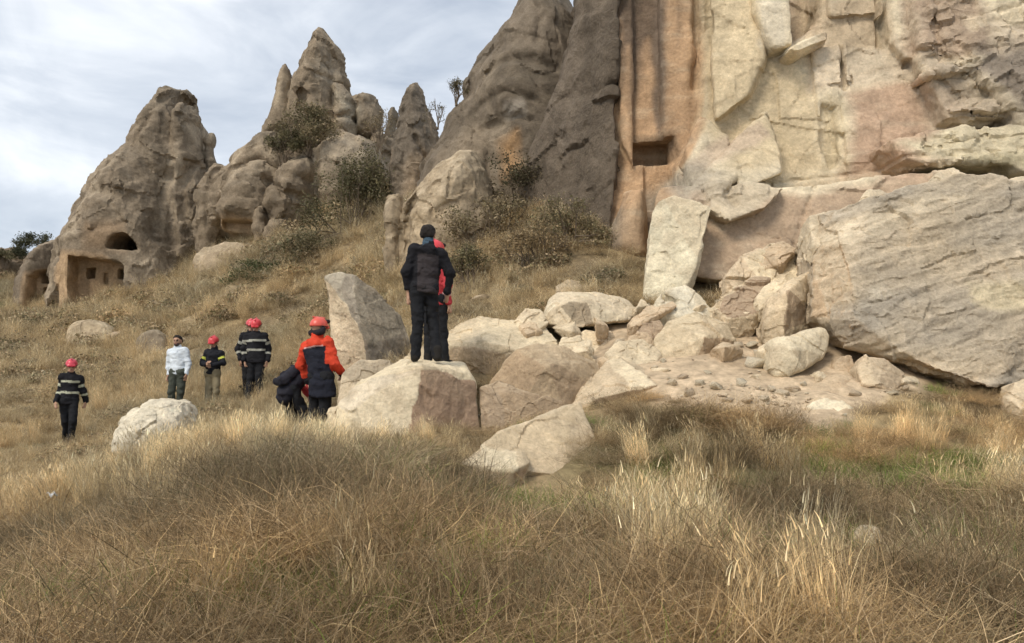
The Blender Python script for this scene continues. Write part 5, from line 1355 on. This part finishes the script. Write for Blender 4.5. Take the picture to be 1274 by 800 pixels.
    s.F = np.maximum(s.F, np.where((hz < hem - .97 + .3), cutf, -1)) if abs(ax[2]) > .8 and J['wrl'][2] > hem - .02 or hem < .9 and abs(ax[2]) > .8 and False else s.F
    s.disp(lambda p: .014 * fbm(p, np.array((.16, .16, .08)), 3, seed + 2) + .007 * facet(p, .10, seed), 0)
    def jc(v):
        c = np.tile(np.array(jacket, float), (len(v), 1))
        if jcol:
            tt, dt = seg_t(v, J['pel'], J['neck'])
            arms = {}
            for q in 'lr':
                t1, d1 = seg_t(v, J['sh' + q], J['el' + q]); t2, d2 = seg_t(v, J['el' + q], J['wr' + q])
                arms[q] = np.where(d1 < d2, t1, 1 + t2), np.minimum(d1, d2)
            da = np.minimum(arms['l'][1], arms['r'][1]); ta = np.where(arms['l'][1] < arms['r'][1], arms['l'][0], arms['r'][0])
            xx = np.abs(v[:, 0] - J['pel'][0])
            arm = (da < .095) & (((xx > .155 * bulk)) | (da < .05))
            c = jcol(v, c, arm, ta, tt, J)
        return c * (1 + .12 * fbm(v, .15, 2, 5)[:, None])
    build('jacket', s, jc, M_CLOTH)
    # --- boots
    for q in 'lr':
        s = Vol(*bound(['an' + q, 'to' + q], .12), .012)
        s.rc(J['an' + q] + (0, 0, .06), J['an' + q] + (0, -.01, -.03), .058, .056, .02); s.rc(J['an' + q] + (0, -.02, -.055), J['to' + q], .045, .042, .03)
        s.F = np.maximum(s.F, (min(J['an' + q][2] - .10, J['to' + q][2] - .045) - s.Z) + 0 * s.X)
        build('boot', s, lambda v: np.tile(np.array(boots, float), (len(v), 1)), M_CLOTH)
    # --- body: one figure; limbs inside the clothes, head and hands outside
    parts = []
    s = Vol(*bound(list(J), .16), .016 if vox < .013 else .02)
    for q in 'lr':
        s.rc(J['sh' + q], J['el' + q], .045, .038, .03); s.rc(J['el' + q], J['wr' + q], .038, .027, .02); s.rc(J['wr' + q], J['ha' + q], .03, .03, .02)
        s.rc(J['hi' + q], J['kn' + q], .07, .05, .03); s.rc(J['kn' + q], J['an' + q], .048, .036, .03)
    s.rc(J['pel'], J['waist'], .11, .105, .05, (1, 1.3, 1)); s.rc(J['waist'], J['chest'], .105, .12, .05, (1, 1.3, 1)); s.rc(J['shl'], J['shr'], .05, .05, .04)
    s.rc(J['chest'], J['neck'], .1, .06, .05); s.rc(J['neck'] - (0, 0, .03), J['head'] - (0, .01, .06), .056, .054, .02)
    v1, q1 = s.nets(); parts.append((v1, q1, np.tile(np.array(SKIN), (len(v1), 1))))
    # head
    hp = Matrix.Rotation(head_turn, 3, 'Z') @ Matrix.Rotation(head_pitch, 3, 'X'); hp = np.array(hp)
    H = lambda x, y, z: J['head'] + hp @ arr(x, y, z)
    s = Vol(J['head'] - .17, J['head'] + .17, .007)
    s.rc(H(0, -.018, .03), H(0, .005, .035), .090, .086, .02); s.rc(H(0, .015, .02), H(0, .032, -.075), .076, .048, .03); s.rc(H(-.025, .05, -.078), H(.025, .05, -.078), .030, .030, .02)
    s.rc(H(0, .088, .012), H(0, .108, -.022), .010, .016, .012); s.rc(H(-.02, .088, .03), H(.02, .088, .03), .015, .015, .02)
    for e in (-1, 1): s.rc(H(e * .083, -.005, .012), H(e * .088, -.014, -.03), .018, .013, .008)
    s.rc(H(-.018, .083, -.052), H(.018, .083, -.052), .010, .010, .01)
    for e in (-1, 1): 
        q_ = H(e * .033, .088, .010); s.F = smax(s.F, (.016 - np.sqrt((s.X - q_[0]) ** 2 + (s.Y - q_[1]) ** 2 + (s.Z - q_[2]) ** 2)).astype(np.float32), .012)
    v2, q2 = s.nets()
    c2 = np.tile(np.array(SKIN), (len(v2), 1))
    for e in (-1, 1): c2[np.linalg.norm(v2 - H(e * .033, .078, .010), axis=1) < .017] = (.05, .035, .03)
    for e in (-1, 1): c2[seg_t(v2, H(e * .018, .092, .030), H(e * .05, .082, .032))[1] < .010] = (.04, .03, .025)
    c2[seg_t(v2, H(-.02, .09, -.055), H(.02, .09, -.055))[1] < .010] = (.30, .13, .11)
    if beard:
        loc = (v2 - J['head']) @ hp
        c2[(loc[:, 2] < -.045) & (loc[:, 1] > -.01) & (seg_t(v2, H(-.02, .09, -.052), H(.02, .09, -.052))[1] > .012)] = (.06, .045, .04)
    parts.append((v2, q2, c2))
    for q, sx in (('l', -1), ('r', 1)):
        w0, h0 = J['wr' + q], J['ha' + q]
        dr = (h0 - w0) / np.linalg.norm(h0 - w0)
        sd = np.cross(dr, arr(1, 0, 0) * sx); sd /= np.linalg.norm(sd) + 1e-9      # across the palm, towards the thumb
        if sd[1] < 0: sd = -sd
        pn = np.cross(dr, sd); pn = pn * (1 if pn[0] * sx < 0 else -1)             # palm faces the body
        c0 = w0 + dr * .05
        s = Vol(np.minimum(w0, w0 + dr * .22) - .08, np.maximum(w0, w0 + dr * .22) + .08, .0055)
        s.rc(w0, w0 + dr * .03, .026, .026, .01)
        for k in range(4): s.rc(w0 + dr * .03 + sd * (.008 - .005 * k), w0 + dr * .095 + sd * (.030 - .020 * k), .014, .0125, .012)
        for k, ln in enumerate((.070, .078, .072, .058)):
            a = w0 + dr * .095 + sd * (.031 - .0205 * k); b = a + dr * ln * .5 + pn * .010; c_ = b + dr * ln * .4 + pn * .024
            s.rc(a, b, .0105, .0095, .003); s.rc(b, c_, .0095, .008, .003)
        a = w0 + dr * .035 + sd * .026; b = a + dr * .035 + sd * .026 + pn * .012; s.rc(a, b, .013, .011, .006); s.rc(b, b + dr * .032 + sd * .004 + pn * .008, .011, .009, .004)
        v3, q3 = s.nets(); parts.append((v3, q3, np.tile(np.array(SKIN), (len(v3), 1))))
    v, q, c = join(parts)
    obj('body', mesh('body', v, q, c, mat=M_SKIN), root)
    # --- head gear
    if hat == 'helmet':
        s = Vol(J['head'] - .21, J['head'] + .23, .009)
        s.rc(H(0, -.02, .05), H(0, .01, .052), .122, .118, .02, (1.04, .95, 1))
        up = hp @ arr(0, 0, 1); o = H(0, 0, .028)
        pl = (o[0] - s.X) * up[0] + (o[1] - s.Y) * up[1] + (o[2] - s.Z) * up[2]
        s.F = smax(s.F, pl.astype(np.float32), .01)
        s.rc(H(-.06, .118, .034), H(.06, .118, .034), .022, .022, .03)
        s.rc(H(0, -.12, .165), H(0, .09, .172), .012, .012, .02)
        inn = np.sqrt(((s.X - H(0, -.005, .04)[0]) / .098) ** 2 + ((s.Y - H(0, -.005, .04)[1]) / .108) ** 2 + ((s.Z - H(0, -.005, .03)[2]) / .105) ** 2) - 1
        s.F = smax(s.F, (-inn * .1).astype(np.float32), .005)
        hm = build('helmet', s, lambda v: np.tile(np.array(helmet, float), (len(v), 1)), M_HELMET)
        s = Vol(J['head'] - .2, J['head'] + .2, .009)
        for a in range(14):
            t0, t1 = a / 14 * 6.283, (a + 1) / 14 * 6.283
            s.rc(H(.122 * math.sin(t0), .128 * math.cos(t0) - .005, .036), H(.122 * math.sin(t1), .128 * math.cos(t1) - .005, .036), .0085, .0085, .004)
        build('helmet_band', s, lambda v: np.tile((.03, .028, .03), (len(v), 1)), M_CLOTH, hm)
        if muffs:
            s = Vol(J['head'] - .24, J['head'] + .24, .009)
            s.rc(H(-.118, -.01, -.01), H(-.118, -.015, -.05), .04, .036, .01); s.rc(H(.118, -.01, -.01), H(.118, -.015, -.05), .04, .036, .01)
            s.rc(H(-.04, .10, .12), H(.06, .11, .12), .032, .03, .02); s.rc(H(-.10, -.06, -.06), H(.10, -.06, -.06), .045, .045, .03)
            build('ear_defenders', s, lambda v: np.tile((.02, .018, .022), (len(v), 1)), M_CLOTH, hm)
    else:
        s = Vol(J['head'] - .2, J['head'] + .2, .008)
        s.rc(H(0, -.022, .042), H(0, .01, .05), .098, .094, .02)
        s.rc(H(-.045, -.055, .0), H(.045, -.055, .0), .050, .050, .02)
        fr = hp @ arr(0, .75, -.66); o = H(0, .055, .055)
        pl = (s.X - o[0]) * fr[0] + (s.Y - o[1]) * fr[1] + (s.Z - o[2]) * fr[2]
        s.F = smax(s.F, pl.astype(np.float32), .01)
        s.disp(lambda p: .006 * fbm(p, .03, 2, 4), 0)
        build('hair', s, lambda v: np.tile(np.array(HAIR), (len(v), 1)) * (1 + .3 * fbm(v, .02, 2, 2)[:, None]), M_CLOTH)
    if scarf is not None:
        s = Vol(J['neck'] - .16, J['neck'] + .2, .009)
        s.rc(J['neck'] + (0, -.012, .03), J['neck'] + (0, .005, .105), .080, .070, .02); s.disp(lambda p: .005 * fbm(p, np.array((.1, .1, .02)), 2, 9), 0)
        build('neck_scarf', s, lambda v: np.tile(np.array(scarf), (len(v), 1)), M_CLOTH)
    if pack:
        s = Vol(J['chest'] + (-.3, -.5, -.5), J['chest'] + (.3, .1, .35), .016)
        s.rc(J['waist'] + (-.06, -.2, .02), J['chest'] + (-.06, -.16, .04), .085, .075, .06); s.rc(J['waist'] + (.06, -.2, .02), J['chest'] + (.06, -.16, .04), .085, .075, .06); s.rc(J['waist'] + (-.05, -.28, .0), J['waist'] + (.05, -.28, .0), .07, .07, .05); s.disp(lambda p: .012 * facet(p, .12, 3), 0)
        build('backpack', s, lambda v: np.tile((.02, .02, .028), (len(v), 1)), M_CLOTH)
    return root, base

BAND = (.50, .52, .46)
def ff(bands_t=(.30, .72), arm_t=(.55, 1.45), colr=BAND, chest_only=False):
    def f(v, c, arm, ta, tt, J):
        for b in bands_t: c[(~arm) & (np.abs(tt - b) < .045)] = colr
        for b in arm_t: c[arm & (np.abs(ta - b) < .10)] = colr
        return c
    return f
def man_jacket(v, c, arm, ta, tt, J):
    m = (~arm) & (tt < .80) & (v[:, 1] < .03) & (np.abs(v[:, 0]) < .135); c[m] = (.040, .034, .036)
    return c
def red_coat(v, c, arm, ta, tt, J):
    c[:] = (.60, .06, .028)
    m = (~arm) & (v[:, 1] < .08) & (np.abs(v[:, 0]) < .185) & (tt < .80); c[m] = (.014, .016, .026)
    e = (~arm) & (v[:, 1] < .08) & (np.abs(v[:, 0]) < .158) & (np.abs(tt - .815) < .016); c[e] = (.55, .35, .34)
    c[(~arm) & (tt < .3)] = (.014, .016, .026)
    c[arm & (ta > 1.75)] = (.02, .02, .025)
    return c
def red_plain(v, c, arm, ta, tt, J):
    c[arm & (ta < 1.7)] = (.50, .06, .075); c[tt > .85] = (.50, .06, .075); return c
person('man in black jacket with grey back standing on the boulder, seen from behind', 532, 11.05, R(6), h=1.80, vox=.011, jcol=man_jacket, hat='hair', scarf=(.05, .085, .12), hood=True, hem=.90, bulk=1.04, head_turn=R(-14),
       joints=dict(anl=(-.13, .0, .10), tol=(-.15, .15, .045), anr=(.10, -.04, .10), tor=(.12, .11, .045), knl=(-.12, .03, .51), ell=(-.25, -.04, 1.15), elr=(.245, -.05, 1.15), wrl=(-.262, .0, .91), wrr=(.255, .05, .92), hal=(-.262, .01, .78), har=(.25, .09, .80)), seed=1)
person('person in red jacket and red helmet half hidden behind the man in black', 541, 12.0, R(-25), zoff=-.08, h=1.76, jacket=(.45, .05, .06), jcol=ff((.72,), (1.5,), (.5, .3, .3)), helmet=(.62, .05, .06), head_pitch=R(-6), muffs=True, seed=2)
person('rescuer in red coat with navy back panel and red helmet, seen from behind', 396, 12.4, R(-22), h=1.80, vox=.012, jacket=(.60, .06, .028), jcol=red_coat, helmet=(.66, .10, .07), hem=.62, bulk=1.12, loose=1.08, muffs=True, hood=True, head_turn=R(-20), head_pitch=R(-4),
       joints=dict(ell=(-.27, .0, 1.14), elr=(.255, .04, 1.15), wrl=(-.25, .10, .92), wrr=(.24, .20, 1.0), hal=(-.23, .16, .81), har=(.2, .31, .95)), seed=3)
person('bending figure with dark backpack and crimson sleeves beside the red coated rescuer', 369, 12.9, R(-48), h=1.70, vox=.013, jacket=(.46, .05, .06), jcol=lambda v, c, arm, ta, tt, J: np.where((~arm & (tt < .55))[:, None], np.array((.018, .018, .026)), c), pack=True, helmet=(.6, .06, .06), hem=.80,
       joints=dict(pel=(0, -.08, .90), waist=(0, .0, 1.02), chest=(0, .15, 1.18), neck=(0, .28, 1.29), head=(0, .39, 1.38), shl=(-.17, .2, 1.24), shr=(.17, .2, 1.24), ell=(-.22, .20, .97), elr=(.22, .16, .96), wrl=(-.2, .34, .78), wrr=(.2, .28, .76), hal=(-.18, .39, .67), har=(.18, .32, .65), hil=(-.09, -.08, .86), hir=(.09, -.08, .86), knl=(-.12, .06, .48), knr=(.12, .06, .48)), head_pitch=R(-25), seed=4)
person('bareheaded man in pale blue-white shirt and dark trousers on the slope', 222, 19, R(176), h=1.76, jacket=(.62, .68, .74), trousers=(.06, .068, .055), hat='hair', hem=.90, loose=1.05, beard=True, scarf=None, seed=5,
       jcol=lambda v, c, arm, ta, tt, J: c)
person('firefighter with yellow arm band and khaki trousers looking at his hands', 267, 19.5, R(172), h=1.74, vox=.015, jacket=(.014, .015, .02), jcol=ff((), (.5,), (.45, .48, .08)), trousers=(.26, .22, .14), helmet=(.58, .045, .055), head_pitch=R(-20), hem=.92,
       joints=dict(ell=(-.30, .02, 1.17), elr=(.30, .02, 1.17), wrl=(-.10, .24, 1.13), wrr=(.10, .25, 1.15), hal=(.02, .27, 1.14), har=(-.02, .30, 1.18)), seed=6)
person('firefighter with grey reflective bands standing in front of another firefighter', 319, 19.3, R(184), h=1.83, vox=.015, jcol=ff((.30, .70), (.5, 1.4), (.36, .36, .31)), bulk=1.15, loose=1.1, helmet=(.60, .045, .055), head_pitch=R(-24), scarf=(.4, .37, .36), hem=.84, seed=7)
person('firefighter mostly hidden behind the banded firefighter, turned aside', 312.5, 19.9, R(205), h=1.86, vox=.015, jcol=ff((.30, .70), (.5, 1.4), (.36, .36, .31)), helmet=(.58, .06, .07), head_pitch=R(-10), hem=.84, seed=8)
person('firefighter with pale reflective bands and red helmet walking alone down the slope', 91, 18, R(205), h=1.80, vox=.015, jcol=ff((.28, .72), (.55, 1.3), (.46, .47, .36)), helmet=(.58, .05, .08), head_pitch=R(-8), hem=.86,
       joints=dict(knl=(-.08, .16, .53), anl=(-.05, .10, .13), tol=(-.04, .25, .09), knr=(.09, -.02, .51), anr=(.08, -.22, .11), tor=(.08, -.08, .045), wrl=(-.27, -.02, .93), hal=(-.27, -.02, .80), wrr=(.26, .12, .94), har=(.25, .16, .81)), seed=9)
